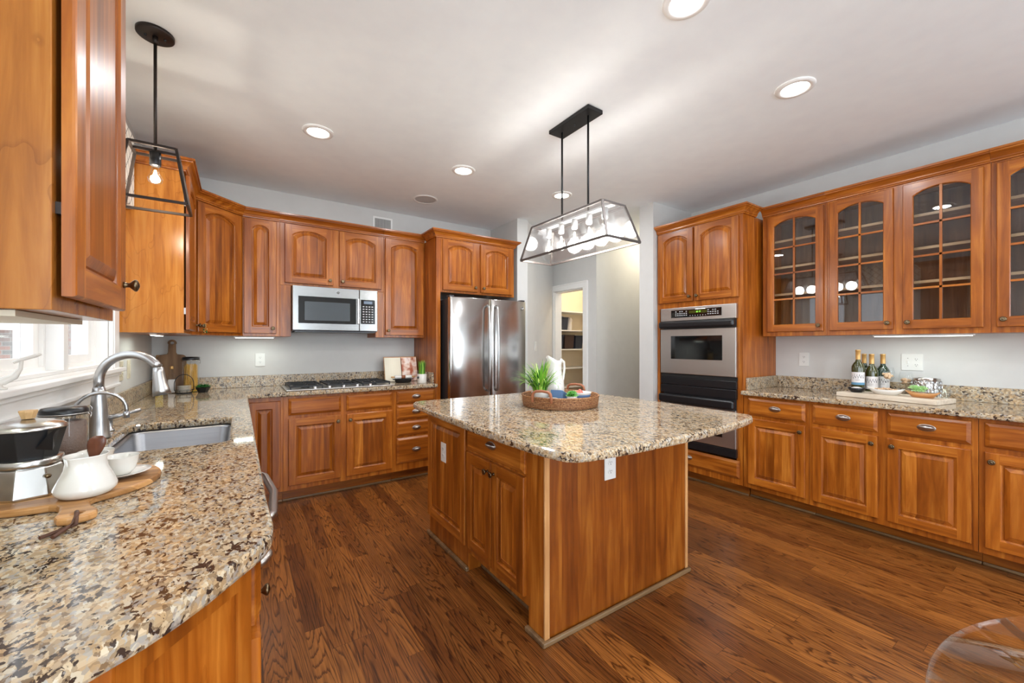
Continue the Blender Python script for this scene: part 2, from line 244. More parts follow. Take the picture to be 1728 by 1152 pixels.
# ---------------------------------------------------------------- mesh helpers
class MB:
    def __init__(s): s.v = []; s.f = []; s.m = []; s.sm = []
    def add(s, vs, fs, mi=0, smooth=False):
        b = len(s.v); s.v += [tuple(q) for q in vs]
        for f in fs: s.f.append([b+i for i in f]); s.m.append(mi); s.sm.append(smooth)
    def box(s, x0, x1, y0, y1, z0, z1, mi=0):
        x0, x1 = sorted((x0, x1)); y0, y1 = sorted((y0, y1)); z0, z1 = sorted((z0, z1))
        s.add([(x0, y0, z0), (x1, y0, z0), (x1, y1, z0), (x0, y1, z0), (x0, y0, z1), (x1, y0, z1), (x1, y1, z1), (x0, y1, z1)],
              [(0, 3, 2, 1), (4, 5, 6, 7), (0, 1, 5, 4), (1, 2, 6, 5), (2, 3, 7, 6), (3, 0, 4, 7)], mi); return s
    def loft(s, loops, mi=0, cap0=True, cap1=True, smooth=False, closed=True):
        n = len(loops[0]); b = len(s.v); s.v += [tuple(q) for l in loops for q in l]
        for a in range(len(loops)-1):
            for i in range(n if closed else n-1):
                j = (i+1) % n; s.f.append([b+a*n+i, b+a*n+j, b+(a+1)*n+j, b+(a+1)*n+i]); s.m.append(mi); s.sm.append(smooth)
        if cap0: s.f.append([b+i for i in range(n)][::-1]); s.m.append(mi); s.sm.append(False)
        if cap1: s.f.append([b+(len(loops)-1)*n+i for i in range(n)]); s.m.append(mi); s.sm.append(False)
        return s
    def prism(s, poly, z0, z1, mi=0):
        return s.loft([[(x, y, z0) for x, y in poly], [(x, y, z1) for x, y in poly]], mi)
    def lathe(s, prof, n=32, c=(0, 0, 0), mi=0, smooth=True, rot=None, caps=False, fn=None):
        lo = []
        for r, z in prof:
            l = []
            for k in range(n):
                a = 2*PI*(k+.5)/n; rr = r*(fn(a, z) if fn else 1)
                p = Vector((rr*math.cos(a), rr*math.sin(a), z))
                if rot: p = rot @ p
                l.append(p+Vector(c))
            lo.append(l)
        return s.loft(lo, mi, caps or prof[0][0] > 1e-5 and caps, caps, smooth)
    def tube(s, path, r, n=10, mi=0, caps=True, smooth=True):
        P = [Vector(p) for p in path]; lo = []; up = None
        for i, p in enumerate(P):
            d = (P[min(i+1, len(P)-1)]-P[max(i-1, 0)]).normalized()
            if up is None:
                up = Vector((0, 0, 1)) if abs(d.z) < .9 else Vector((1, 0, 0))
            u = (up-d*up.dot(d)).normalized(); w = d.cross(u); up = u
            rr = r[i] if isinstance(r, (list, tuple)) else r
            lo.append([p+u*rr*math.cos(2*PI*k/n)+w*rr*math.sin(2*PI*k/n) for k in range(n)])
        return s.loft(lo, mi, caps, caps, smooth)
    def bar(s, a, b, w, h=None, mi=0):
        """square bar between two points"""
        a = Vector(a); b = Vector(b); d = (b-a).normalized(); up = Vector((0, 0, 1)) if abs(d.z) < .95 else Vector((0, 1, 0))
        u = (up-d*up.dot(d)).normalized(); x = d.cross(u); h = h or w
        q = [x*w/2+u*h/2, -x*w/2+u*h/2, -x*w/2-u*h/2, x*w/2-u*h/2]
        return s.loft([[a+t for t in q], [b+t for t in q]], mi)
    def obj(s, name, mats, parent=None, bevel=0, shade=False, loc=None, seg=2):
        me = bpy.data.meshes.new(name); me.from_pydata(s.v, [], s.f)
        if not isinstance(mats, (list, tuple)): mats = [mats]
        for m in mats: me.materials.append(M[m] if isinstance(m, str) else m)
        for p, mi, sm in zip(me.polygons, s.m, s.sm): p.material_index = mi; p.use_smooth = sm or shade
        me.validate(); me.update()
        import bmesh
        bm = bmesh.new(); bm.from_mesh(me); bmesh.ops.recalc_face_normals(bm, faces=bm.faces); bm.to_mesh(me); bm.free()
        o = bpy.data.objects.new(name, me); S.collection.objects.link(o)
        if parent: o.parent = parent
        if loc: o.location = loc
        if bevel:
            b = o.modifiers.new('bevel', 'BEVEL'); b.width = bevel; b.segments = seg; b.limit_method = 'ANGLE'; b.angle_limit = .6
        return o
def tag(o, label=None, cat=None, group=None, kind=None):
    if label: o['label'] = label
    if cat: o['category'] = cat
    if group: o['group'] = group
    if kind: o['kind'] = kind
    return o
def thing(name, label, cat, loc=(0, 0, 0), rz=0, group=None):
    o = bpy.data.objects.new(name, None); o.empty_display_size = .05; S.collection.objects.link(o)
    o.location = loc; o.rotation_euler = (0, 0, rz); return tag(o, label, cat, group)
def struct(name, mb, mats, parent=None, bevel=0):
    o = mb.obj(name, mats, parent, bevel)
    if not parent: o['kind'] = 'structure'
    return o
def dup(root, loc, rz=None, label=None, group=None):
    r = root.copy(); S.collection.objects.link(r); r.location = loc
    if rz is not None: r.rotation_euler = (0, 0, rz)
    if label: r['label'] = label
    if group: r['group'] = group
    for ch in list(root.children):
        c = ch.copy(); S.collection.objects.link(c); c.parent = r
        for g in ch.children:
            d = g.copy(); S.collection.objects.link(d); d.parent = c
    return r
def offset_poly(poly, d):
    n = len(poly); out = []
    for i in range(n):
        p0 = Vector(poly[i-1]); p1 = Vector(poly[i]); p2 = Vector(poly[(i+1) % n])
        a = (p1-p0).normalized(); b = (p2-p1).normalized(); na = Vector((-a.y, a.x)); nb = Vector((-b.y, b.x))
        m = (na+nb); m = m/max(m.dot(na), .2) if m.length > 1e-6 else na
        out.append(tuple(p1+m*d))
    return out
def slab(name, outer, holes, z0, z1, r, mat, parent=None):
    mb = MB(); lv = [(r, z0), (r*.3, z0+r*.3), (0, z0+r), (0, z1-r), (r*.3, z1-r*.3), (r, z1)]
    for ring in [outer]+holes:
        mb.loft([[(x, y, z) for x, y in offset_poly(ring, d)] for d, z in lv], 0, False, False, smooth=False)
    for z, up in ((z1, 1), (z0, 0)):
        rings = [[Vector((x, y, z)) for x, y in offset_poly(q, r)] for q in [outer]+holes]
        flat = [v for q in rings for v in q]
        mb.add(flat, [t if up else t[::-1] for t in tessellate_polygon(rings)])
    o = mb.obj(name, mat, parent); return o

# ---------------------------------------------------------------- cabinetry
def opening(x0, x1, z0, z1, arch, n=12, inset=0):
    """closed outline, counter-clockwise seen from the front; arched top of rise `arch`"""
    x0 += inset; x1 -= inset; z0 += inset; z1 -= inset; w = x1-x0
    pts = [(x0, z0), (x1, z0)]
    if arch <= 0: return pts+[(x1, z1-0), (x0, z1-0)]
    pts.append((x1, z1-arch))
    for k in range(1, n): 
        t = k/n; x = x1-w*t; u = 2*t-1; pts.append((x, z1-arch*u*u*(.75+.25*u*u)))
    pts.append((x0, z1-arch)); return pts
def door_mesh(w, h, arch=0, glass=False, stile=.056, th=.02, rail=.058):
    mb = MB(); s = stile if not glass else .050; a = arch
    z1 = h-(rail if not a else .045)
    op = opening(s, w-s, rail, z1, a)
    # frame front face: stiles (mat 0), rails (mat 1); local front at y=-th
    e = .004; y = -th
    def q(pts, mi): mb.add([(px, y, pz) for px, pz in pts], [list(range(len(pts)))], mi)
    q([(e, e), (s, e), (s, h-e), (e, h-e)], 0); q([(w-s, e), (w-e, e), (w-e, h-e), (w-s, h-e)], 0)
    q([(s, e), (w-s, e), (w-s, rail), (s, rail)], 1)
    top = op[2:]   # right to left along top
    for (xa, za), (xb, zb) in zip(top[:-1], top[1:]): q([(xa, za), (xa, h-e), (xb, h-e), (xb, zb)], 1)
    # outer edge profile
    R = lambda d, yy: [(d, yy, d), (w-d, yy, d), (w-d, yy, h-d), (d, yy, h-d)]
    mb.loft([R(0, 0), R(0, -th+.006), R(e*.4, -th+.002), R(e, -th)], 0, not glass, False)
    if glass:
        for bx_ in ((0, s, 0, h), (w-s, w, 0, h), (s, w-s, 0, rail), (s, w-s, z1-a*.3, h)):
            mb.add([(bx_[0], 0, bx_[2]), (bx_[1], 0, bx_[2]), (bx_[1], 0, bx_[3]), (bx_[0], 0, bx_[3])], [(0, 1, 2, 3)], 0)
    L_ = lambda ins, yy: [(px, yy, pz) for px, pz in opening(s, w-s, rail, z1, a, inset=ins)]
    if glass:
        mb.loft([L_(0, -th), L_(.004, -th+.004), L_(.004, -.002)], 0, False, False)
        mx = w/2; b = .0065; zt = z1
        mb.box(mx-b, mx+b, -th+.003, -.004, rail, z1-.002, 0)
        for k in (1, 2, 3):
            zz = rail+(z1-a*.6-rail)*k/4; mb.box(s, w-s, -th+.003, -.004, zz-b, zz+b, 1)
    else:
        mb.loft([L_(0, -th), L_(.004, -th+.005), L_(.008, -th+.007), L_(.009, -th+.0135), L_(.013, -th+.0135), L_(.016, -th+.010), L_(.037, -th+.002), L_(.038, -th+.0035)], 2, False, True)
    return mb
def knob(parent, x, z, y=-.02, r=.0155, label=None):
    mb = MB(); rot = Matrix.Rotation(PI/2, 3, 'X')
    mb.lathe([(0, 0), (r*.55, 0), (r*.42, .004), (r*.36, .012), (r*.75, .018), (r, .023), (r*.95, .027), (r*.6, .030), (r*.55, .029), (r*.3, .032), (0, .0325)], 20, (x, y, z), rot=rot)
    return mb.obj('knob', 'bronze', parent)
def cup_pull(parent, x, z, y=-.02):
    mb = MB(); a, b, d = .039, .018, .030; lo = []
    for k in range(9):
        t = k/8*PI*.5; rr = math.cos(t); lo.append([(x+a*rr*math.cos(u), y-d*math.sin(t)*(.9 if math.sin(u) < 0 else 1), z+b*rr*math.sin(u)+.004*math.sin(t)) for u in [2*PI*j/24 for j in range(24)]])
    mb.loft([[(x+(a+.004)*math.cos(2*PI*j/24), y, z+(b+.004)*math.sin(2*PI*j/24)) for j in range(24)], [(x+(a+.003)*math.cos(2*PI*j/24), y-.003, z+(b+.003)*math.sin(2*PI*j/24)) for j in range(24)]]+lo, 0, True, True, True)
    return mb.obj('cup_pull', 'pewter', parent)
def door(parent, x, z, w, h, arch=0, kn=None, glass=False, y=0, name='door'):
    mb = door_mesh(w, h, arch, glass)
    o = mb.obj(name, ['v', 'h', 'panel'], parent, loc=(x, y, z))
    if glass:
        g = MB(); s, rail, z1 = .05, .052, h-.042
        P_ = opening(s, w-s, rail, z1, arch); g.loft([[(px, -.008, pz) for px, pz in P_], [(px, -.0045, pz) for px, pz in P_]])
        g.obj('glass_pane', 'glass', o)
    if kn:
        kx = w-.028 if 'r' in kn else .028; kz = h-.05 if 't' in kn else .045
        knob(o, kx, kz)
    return o
def drawer(parent, x, z, w, h, pull=True, y=0, name='drawer'):
    mb = MB(); th = .02
    R = lambda d, yy: [(d, yy, d), (w-d, yy, d), (w-d, yy, h-d), (d, yy, h-d)]
    mb.loft([R(0, 0), R(0, -.008), R(.002, -.0105), R(.018, -.0185), R(.020, -.020)])
    o = mb.obj(name, 'h', parent, loc=(x, y, z))
    if pull: cup_pull(o, w/2, h/2)
    return o
CROWN = [(-.002, 0), (.010, 0), (.012, .008), (.018, .012), (.018, .020), (.024, .030), (.036, .042), (.050, .050), (.052, .056), (.060, .058), (.060, .072), (-.002, .072)]
def crown(parent, path, z, mat='h'):
    """path: 2-D points, cabinet on the left-hand side of travel -> offsets go to the right"""
    P = [Vector(p) for p in path]; lo = []
    for i, p in enumerate(P):
        if i == 0: a = b = (P[1]-P[0]).normalized()
        elif i == len(P)-1: a = b = (P[-1]-P[-2]).normalized()
        else: a = (P[i]-P[i-1]).normalized(); b = (P[i+1]-P[i]).normalized()
        na = Vector((a.y, -a.x)); nb = Vector((b.y, -b.x)); m = na+nb; m = m/m.dot(na)
        lo.append([(p.x+m.x*o, p.y+m.y*o, z+zz) for o, zz in CROWN])
    return MB().loft(lo).obj('crown_moulding', mat, parent)
KH = .105
def base_body(parent, w, depth, top=.875, kick=.08, open_top=False, mats=('v', 'kick', 'shoe')):
    mb = MB()
    if open_top:
        mb.box(0, w, 0, .02, KH, top); mb.box(0, .018, .02, depth, KH, top); mb.box(w-.018, w, .02, depth, KH, top); mb.box(.018, w-.018, .02, depth, KH, KH+.018); mb.box(.018, w-.018, depth-.006, depth, KH+.018, top)
    else: mb.box(0, w, 0, depth, KH, top)
    mb.obj('cabinet_body', mats[0], parent, bevel=.001)
    MB().box(0, w, kick, kick+.02, 0, KH-.001).obj('toe_kick', mats[1], parent)
    MB().box(0, w, kick-.014, kick-.001, 0, .018).obj('shoe_moulding', mats[2], parent, bevel=.005)

# ================================================================ THE ROOM
HC = 2.74
struct('floor', MB().box(-.9, 5.6, -3.7, 5.6, -.1, 0), 'floor')
struct('ceiling', MB().box(-.9, 5.6, -3.7, 5.6, HC, HC+.1), 'ceil')
WX = -.586
wy0, wy1, wz0, wz1 = 1.665, 3.06, 1.185, 2.25
m = MB()
m.box(WX-.115, WX, -3.6, -2.9, 0, HC).box(WX-.115, WX, -2.9, -.1, 0, .35).box(WX-.115, WX, -2.9, -.1, 2.3, HC)
m.box(WX-.115, WX, -.1, wy0, 0, HC).box(WX-.115, WX, wy1, 4.55, 0, HC).box(WX-.115, WX, wy0, wy1, 0, wz0).box(WX-.115, WX, wy0, wy1, wz1, HC)
struct('wall_left', m, 'wall')
struct('wall_back', MB().box(WX, 2.64, 4.40, 4.55, 0, HC), 'wall')
struct('wall_fridge_side', MB().box(2.640, 2.785, 3.81, 4.55, 0, HC), 'wall')
struct('wall_hall_diagonal', MB().prism([(2.786, 3.82), (3.84, 4.56), (3.84, 4.7), (2.786, 4.0)], 0, HC), 'wall')
dy0, dy1, dz = 3.854, 4.438, 2.04
m = MB().box(3.72, 3.84, 3.63, dy0, 0, HC).box(3.72, 3.84, dy1, 4.475, 0, HC).box(3.72, 3.84, dy0, dy1, dz, HC).box(3.84, 5.45, 3.63, 3.75, 0, HC)
struct('wall_hall', m, 'wall')
struct('wall_pantry', MB().box(3.841, 5.2, 5.2, 5.3, 0, HC).box(5.1, 5.2, 3.751, 5.2, 0, HC).box(3.841, 3.88, 4.70, 5.2, 0, HC), 'cream')
struct('wall_right', MB().box(4.135, 4.30, -3.6, 2.605, 0, HC), 'wall')
struct('wall_pillar', MB().box(3.475, 5.45, 2.605, 2.775, 0, HC), 'wall')
struct('wall_hall_end', MB().box(5.45, 5.55, 2.605, 3.75, 0, HC), 'wall')
m = MB()
for a_, b_ in ((WX, -.45), (1.15, 3.1), (4.0, 4.3)): m.box(a_, b_, -3.55, -3.4, 0, HC)
for a_, b_ in ((-.45, 1.15), (3.1, 4.0)): m.box(a_, b_, -3.55, -3.4, 0, .35).box(a_, b_, -3.55, -3.4, 2.35, HC)
struct('wall_rear', m, 'wall')
# door casing of the pantry
m = MB(); cw = .085
for a, b in ((dy0-cw, dy0), (dy1, dy1+cw)): m.box(3.700, 3.719, a, b, 0, dz)
m.box(3.700, 3.719, dy0-cw, dy1+cw, dz, dz+cw); m.box(3.72, 3.84, dy0, dy0+.012, 0, dz).box(3.72, 3.84, dy1-.012, dy1, 0, dz).box(3.72, 3.84, dy0+.012, dy1-.012, dz-.012, dz)
m.box(3.692, 3.700, dy0-cw, dy0-cw+.018, 0, dz+cw).box(3.692, 3.700, dy1+cw-.018, dy1+cw, 0, dz+cw).box(3.692, 3.700, dy0-cw+.018, dy1+cw-.018, dz+cw-.018, dz+cw)
struct('trim_1', m, 'white', bevel=.003)
m = MB().box(3.75, 5.44, 3.614, 3.629, 0, .12).box(3.462, 3.474, 2.61, 2.76, 0, .12)
struct('baseboard_hall', m, 'white', bevel=.003)

# kitchen window ------------------------------------------------
m = MB()
X0 = -.69
my0, my1 = 2.365, 2.417
for a, b in ((wy0, wy0+.012), (wy1-.012, wy1)): m.box(X0, WX, a, b, wz0, wz1)
m.box(X0, WX, wy0+.012, wy1-.012, wz0, wz0+.012).box(X0, WX, wy0+.012, wy1-.012, wz1-.012, wz1).box(X0, WX+.004, my0, my1, wz0+.012, wz1-.012)
for a, b in ((wy0+.012, my0), (my1, wy1-.012)):
    for (fx, w_) in ((-.632, .022), (-.645, .072)):
        X0 = -.69 if w_ < .03 else -.668
        m.box(X0, fx, a, a+w_, wz0+.012, wz1-.012).box(X0, fx, b-w_, b, wz0+.012, wz1-.012).box(X0, fx, a+w_, b-w_, wz0+.012, wz0+.012+w_*.75).box(X0, fx, a+w_, b-w_, wz1-.012-w_*.75, wz1-.012)
win = struct('window_1', m, 'white')
for i, (a, b) in enumerate(((wy0+.0845, my0-.0725), (my1+.0725, wy1-.0845))):
    MB().box(-.660, -.655, a, b, wz0+.0665, wz1-.0665).obj('window_pane', 'pane', win)
    # crank handle and grille bar
m = MB()
for a, b in ((1.525, wy0+.004), (wy1-.004, 3.2)): m.box(WX+.001, WX+.02, a, b, 1.17, wz1)
m.box(WX+.001, WX+.02, 1.525, 3.2, wz1, wz1+.13)
for a, b in ((wy0-.012, wy0), (wy1, wy1+.012)): m.box(WX+.02, WX+.027, a, b, 1.17, wz1)
struct('trim_2', m, 'white', bevel=.004)
struct('trim_3', MB().box(WX+.001, WX+.048, 1.52, 3.215, 1.148, 1.170).box(WX-.03, WX+.001, wy0, wy1, 1.166, 1.184).box(WX+.001, WX+.020, 1.53, 3.2, 1.066, 1.147).box(WX+.020, WX+.028, 1.53, 3.2, 1.066, 1.084).box(WX+.020, WX+.030, 1.53, 3.2, 1.128, 1.147), 'white', bevel=.004)
# unseen side and rear window frames, added behind the camera for the fill lamps
def unseen_window(n, ax, a0, a1, z0, z1, pos, muntins):
    m = MB(); w = .05
    def bx(u0, u1, c0, c1):
        if ax == 'y': m.box(pos-.04, pos+.04, u0, u1, c0, c1)
        else: m.box(u0, u1, pos-.04, pos+.04, c0, c1)
    bx(a0, a1, z0, z0+w); bx(a0, a1, z1-w, z1); bx(a0, a0+w, z0+w, z1-w); bx(a1-w, a1, z0+w, z1-w)
    for k in range(1, muntins): c = a0+(a1-a0)*k/muntins; bx(c-.03, c+.03, z0+w, z1-w)
    struct('window_%d' % n, m, 'white')
unseen_window(2, 'y', -2.9, -.1, .35, 2.3, WX-.08, 3)
unseen_window(3, 'x', -.45, 1.15, .35, 2.35, -3.46, 2)
unseen_window(4, 'x', 3.1, 4.0, .35, 2.35, -3.46, 1)
# neighbour's brick wall outside
struct('wall_outside_brick', MB().box(-9, -1.2, 11.0, 11.3, -1.5, 8), 'brick')
m = MB().box(-3.325, -3.24, 10.95, 10.999, -1.5, 8).box(-5.2, -3.325, 10.95, 10.999, 1.56, 1.74).box(-2.60, -2.48, 10.95, 10.999, -1.5, 8)
struct('trim_4', m, 'white')

# ================================================================ WALL CABINETS, BACK WALL (face frame y=4.09, doors to 4.07)
def upper(name, label, loc, rz, w, h, depth, doors, crown_path=None, z=1.372, arch=.045, dz0=.023, dz1=.01, mat='v', group=None, extra=None):
    t = thing(name, label, 'wall cabinet', (loc[0], loc[1], z), rz, group)
    MB().box(0, w, 0, depth, 0, h).obj('cabinet_body', mat, t, bevel=.0015)
    for x0, x1, k in doors: door(t, x0, dz0, x1-x0, h-dz0-dz1, arch, k)
    if crown_path: crown(t, crown_path, h)
    return t
HB = 2.375-1.372
BY = 4.09
t = upper('wall_cabinet', 'narrow tall cherry wall cabinet with one arched door between corner cabinet and microwave', (.031, BY), 0, .271, HB, .309, [(.008, .246, 'rb')], [(0, 0), (.271, 0)], arch=.035)
t = thing('wall_cabinet', 'short cherry wall cabinet with two arched doors directly above the microwave', 'wall cabinet', (.303, BY, 1.825), 0)
MB().box(0, .903, 0, .309, 0, 2.375-1.825).obj('cabinet_body', 'v', t, bevel=.0015)
door(t, .036, .022, .395, .52, .045, 'rb'); door(t, .485, .022, .392, .52, .045, 'lb')
MB().box(0, .086, .001, .309, -.453, -.001).obj('filler_panel', 'v', t, bevel=.001); MB().box(.824, .903, .001, .309, -.453, -.001).obj('filler_panel', 'v', t, bevel=.001)
crown(t, [(0, 0), (.903, 0)], .55)
t = upper('wall_cabinet', 'tall cherry wall cabinet with one arched door right of the microwave beside the fridge enclosure', (1.207, BY), 0, .428, HB, .309, [(.012, .412, 'lb')], [(0, 0), (.428, 0)])
# diagonal corner cabinet: body polygon in world offset, front at 45 degrees
q = thing('corner_wall_cabinet', 'diagonal corner cherry wall cabinet with one tall arched door and tassel on its knob', 'wall cabinet', (-.281, 3.785, 1.372), 0)
MB().prism([(0, 0), (.311, .305), (.311, .614), (-.304, .614), (-.304, 0)], 0, HB).obj('cabinet_body', 'v', q, bevel=.0015)
fl = math.hypot(.311, .305); fa = math.atan2(.305, .311)
dm = door_mesh(.375, HB-.033, .045).obj('door', ['v', 'h', 'panel'], q); dm.rotation_euler = (0, 0, fa); dm.location = (.030*math.cos(fa), .030*math.sin(fa)-.001, .023)
knob(dm, .028, .045)
crown(q, [(.002, .001), (.311, .305)], HB)
# left wall cabinet beyond the window (faces +x); end panel visible
t = thing('wall_cabinet', 'cherry wall cabinet on the window wall with a broad plain figured side panel', 'wall cabinet', (-.281, 3.238, 1.372), PI/2)
MB().box(0, .546, 0, .304, 0, HB).obj('cabinet_body', 'sideup', t, bevel=.0015)
door(t, .03, .023, .49, HB-.033, .045, 'rb', y=-.008)
crown(t, [(-.001, .304), (-.001, 0), (.546, 0)], HB)
for zz in (.12, .80): MB().box(.034, .05, -.0075, -.0003, zz, zz+.04).obj('hinge', 'pewter', t)
# near-left wall cabinet
t = thing('wall_cabinet', 'cherry wall cabinet close to the camera at the top left corner, before the window', 'wall cabinet', (-.281, 1.080, 1.363), PI/2)
MB().box(0, .436, 0, .304, 0, 1.012).obj('cabinet_body', 'sidenear', t, bevel=.0015)
o = door(t, .012, .027, .405, 1.012-.037, .045, None, y=-.009); knob(o, .377, .068, r=.016)
crown(t, [(-.001, .304), (-.001, 0), (.437, 0), (.437, .304)], 1.012)
for zz in (.18, .78): MB().box(.016, .03, -.0085, -.0003, zz, zz+.022).obj('hinge', 'dark', t)
MB().box(.02, .40, .05, .29, -.012, -.001).obj('light_rail_underside', 'ivory', t)
m = MB().box(.04, .36, .20, .26, -.028, -.0125); m.obj('under_cabinet_light', ['strip'], t, bevel=.003)
# fridge enclosure
t = thing('refrigerator_cabinet', 'cherry fridge enclosure with tall side panel and two arched doors above the fridge', 'cabinet', (1.637, 3.78, 0), 0)
MB().box(0, .045, 0, .615, 0, 2.375).obj('side_panel', 'side', t, bevel=.001)
MB().box(.046, .935, 0, .615, 1.828, 2.375).obj('cabinet_body', 'v', t, bevel=.001)
door(t, .065, 1.85, .392, .51, .045, 'rb'); door(t, .500, 1.85, .40, .51, .045, 'lb')
crown(t, [(-.001, .25), (-.001, 0), (.936, 0), (.936, .615)], 2.375)

# ================================================================ RIGHT WALL: glass cabinets (face x=3.88) and oven tower (face x=3.60)
HR = 2.41-1.372; QS = .983
def glass_cabinet(name, label, y_hi, w, doors, loose=False):
    y_hi *= QS; w *= QS; doors = [(a*QS, b*QS, k) for a, b, k in doors]
    t = thing(name, label, 'glass cabinet', (3.815, y_hi, 1.372), -PI/2)
    D = .317; m = MB()
    fw = .038
    m.box(0, w, .021, D, 0, .02).box(0, w, .021, D, HR-.02, HR).box(0, .018, .021, D, .02, HR-.02).box(w-.018, w, .021, D, .02, HR-.02)
    m.obj('cabinet_body', 'v', t, bevel=.001)
    MB().box(.018, w-.018, D-.008, D-.001, .0201, HR-.0201).obj('back_panel', 'inside', t)
    # face frame
    m = MB(); xs = [0]+[v for d in doors for v in (d[0]+.012, d[1]-.012)]+[w]
    for a, b in zip(xs[::2], xs[1::2]): m.box(a, b, 0, .02, 0, HR)
    for a, b in zip(xs[1:-1:2], xs[2:-1:2]): m.box(a, b, 0, .02, 0, .05).box(a, b, 0, .02, HR-.04, HR)
    m.obj('face_frame', 'v', t, bevel=.001)
    for i, zz in enumerate((.348, .578, .805)):
        MB().box(.019, w-.019, .06, D-.01, zz, zz+.018).obj('shelf', 'shelf', t)
    for x0, x1, k in doors: door(t, x0, .035, x1-x0, HR-.05, .042, k, glass=True)
    return t
C1 = glass_cabinet('glass_door_cabinet', 'single glass-door cherry wall cabinet beside the oven tower', 1.755, .478, [(.042, .457, 'rm')])
crown(C1, [(0, 0), (.478*QS, 0)], HR)
C2 = glass_cabinet('glass_door_cabinet', 'double glass-door cherry wall cabinet above the wine bottles tray', 1.276, .845, [(.017, .394, 'rm'), (.443, .817, 'lm')])
crown(C2, [(0, 0), (.845*QS, 0)], HR)
C3 = glass_cabinet('glass_door_cabinet', 'glass-door cherry wall cabinet cut off by the right picture edge', .430, .86, [(.023, .40, 'lm'), (.45, .83, 'lm')])
crown(C3, [(0, 0), (.86*QS, 0)], HR)

TY = 2.600
t = thing('oven_cabinet', 'tall cherry oven tower cabinet with two arched doors above and one drawer below', 'cabinet', (3.54, TY, 0), -PI/2)
m = MB(); W_ = .843
m.box(0, .018, 0, .595, KH, 2.41).box(W_-.018, W_, 0, .595, KH, 2.41).box(.018, W_-.018, 0, .595, 1.655, 2.41).box(.018, W_-.018, 0, .595, KH, .30).box(.018, W_-.018, .585, .595, .30, 1.655)
m.box(.018, .030, 0, .02, .30, 1.655).box(W_-.052, W_-.018, 0, .02, .30, 1.655)
m.obj('cabinet_body', 'side', t, bevel=.001)
MB().box(W_-.052, W_, -.0015, -.0002, KH, 2.41).box(0, .03, -.0015, -.0002, KH, 2.41).box(.03, W_-.052, -.0015, -.0002, 1.655, 2.41).box(.03, W_-.052, -.0015, -.0002, KH, .30).obj('face_frame', 'v', t)
MB().box(0, W_, .10, .12, 0, KH-.001).obj('toe_kick', 'kick', t); MB().box(0, W_, .086, .099, 0, .018).obj('shoe_moulding', 'shoe', t, bevel=.005)
door(t, .020, 1.708, .375, .690, .05, 'rb', y=-.002); door(t, .412, 1.708, .400, .690, .05, 'lb', y=-.002)
drawer(t, .02, .160, .80, .15, False, y=-.002)
cup_pull([c for c in t.children if c.name.startswith('drawer')][0], .33, .080)
crown(t, [(-.001, 0), (W_+.001, 0), (W_+.001, .208)], 2.41)

# ================================================================ BASE CABINETS
FZ = .69
def base(name, label, loc, rz, w, cols, depth=.60, kick=.08, open_top=False, kn=()):
    """cols: list of (x0, x1, knob, pull|None|False)  door + drawer above"""
    t = thing(name, label, 'base cabinet', (loc[0], loc[1], 0), rz)
    base_body(t, w, depth, kick=kick, open_top=open_top)
    for x0, x1, k, pull in cols:
        door(t, x0, .145, x1-x0, FZ-.145, 0, k+'t' if k else None); drawer(t, x0, .718, x1-x0, .138, pull)
    return t
t = thing('base_cabinet', 'narrow cherry corner base cabinet with one full height door beside the counter corner', 'base cabinet', (.045, 3.78, 0), 0)
base_body(t, .258, .60); door(t, .012, .145, .227, .70, 0, None)
base('base_cabinet', 'cherry base cabinet with two doors and two plain drawer fronts under the cooktop', (.304, 3.78), 0, .902, [(.036, .440, 'r', False), (.484, .886, 'l', False)])
t = thing('drawer_base_cabinet', 'cherry base cabinet with a stack of four cup-pull drawers left of the fridge', 'base cabinet', (1.207, 3.78, 0), 0)
base_body(t, .429, .60)
for z0, z1 in ((.745, .86), (.592, .728), (.437, .572), (.175, .418)): drawer(t, .028, z0, .380, z1-z0, True)
# right run, faces -x
base('base_cabinet', 'cherry base cabinet with cup-pull drawer and one door beside the oven tower', (3.54, 1.753), -PI/2, .476, [(.041, .454, 'r', True)], depth=.594, kick=.12)
base('base_cabinet', 'double cherry base cabinet with two cup-pull drawers under the wine tray', (3.54, 1.275), -PI/2, .835, [(.023, .393, 'r', True), (.440, .810, 'l', True)], depth=.594, kick=.12)
base('base_cabinet', 'cherry base cabinet cut off by the right picture edge below the counter', (3.54, .438), -PI/2, .90, [(.023, .40, 'l', True), (.448, .874, 'l', True)], depth=.594, kick=.12)
# left run, faces +x  (front face x=.02)
t = thing('base_cabinet', 'cherry end base cabinet under the clipped counter corner near the camera', 'base cabinet', (.02, .985, 0), PI/2)
MB().prism([(0, 0), (.335, 0), (.335, .603), (-.36, .603), (-.33, .40), (-.21, .165)], KH, .875).obj('cabinet_body', 'side', t, bevel=.002)
MB().prism([(.03, .08), (.335, .08), (.335, .60), (-.30, .60), (-.18, .22)], 0, KH-.001).obj('toe_kick', 'kick', t)
door(t, .012, .145, .31, FZ-.145, 0, 'rt'); drawer(t, .012, .718, .31, .138, True)
a = Vector((0, 0)); b = Vector((-.21, .165)); d = (b-a).normalized(); n_ = Vector((-d.y, d.x))
if n_.x > 0: n_ = -n_
m = MB()
for u0, u1, z0, z1 in ((.004, .04, KH, .874), (.227, .262, KH, .874), (.04, .227, .82, .874), (.04, .227, KH, .16)):
    p = [a+d*u0+n_*.0005, a+d*u1+n_*.0005, a+d*u1+n_*.006, a+d*u0+n_*.006]
    m.loft([[(v.x, v.y, z0) for v in p], [(v.x, v.y, z1) for v in p]])
m.obj('end_frame', 'v', t)
t = thing('dishwasher', 'steel dishwasher with bowed bar handle under the counter left of the sink', 'dishwasher', (.02, 1.325, 0), PI/2)
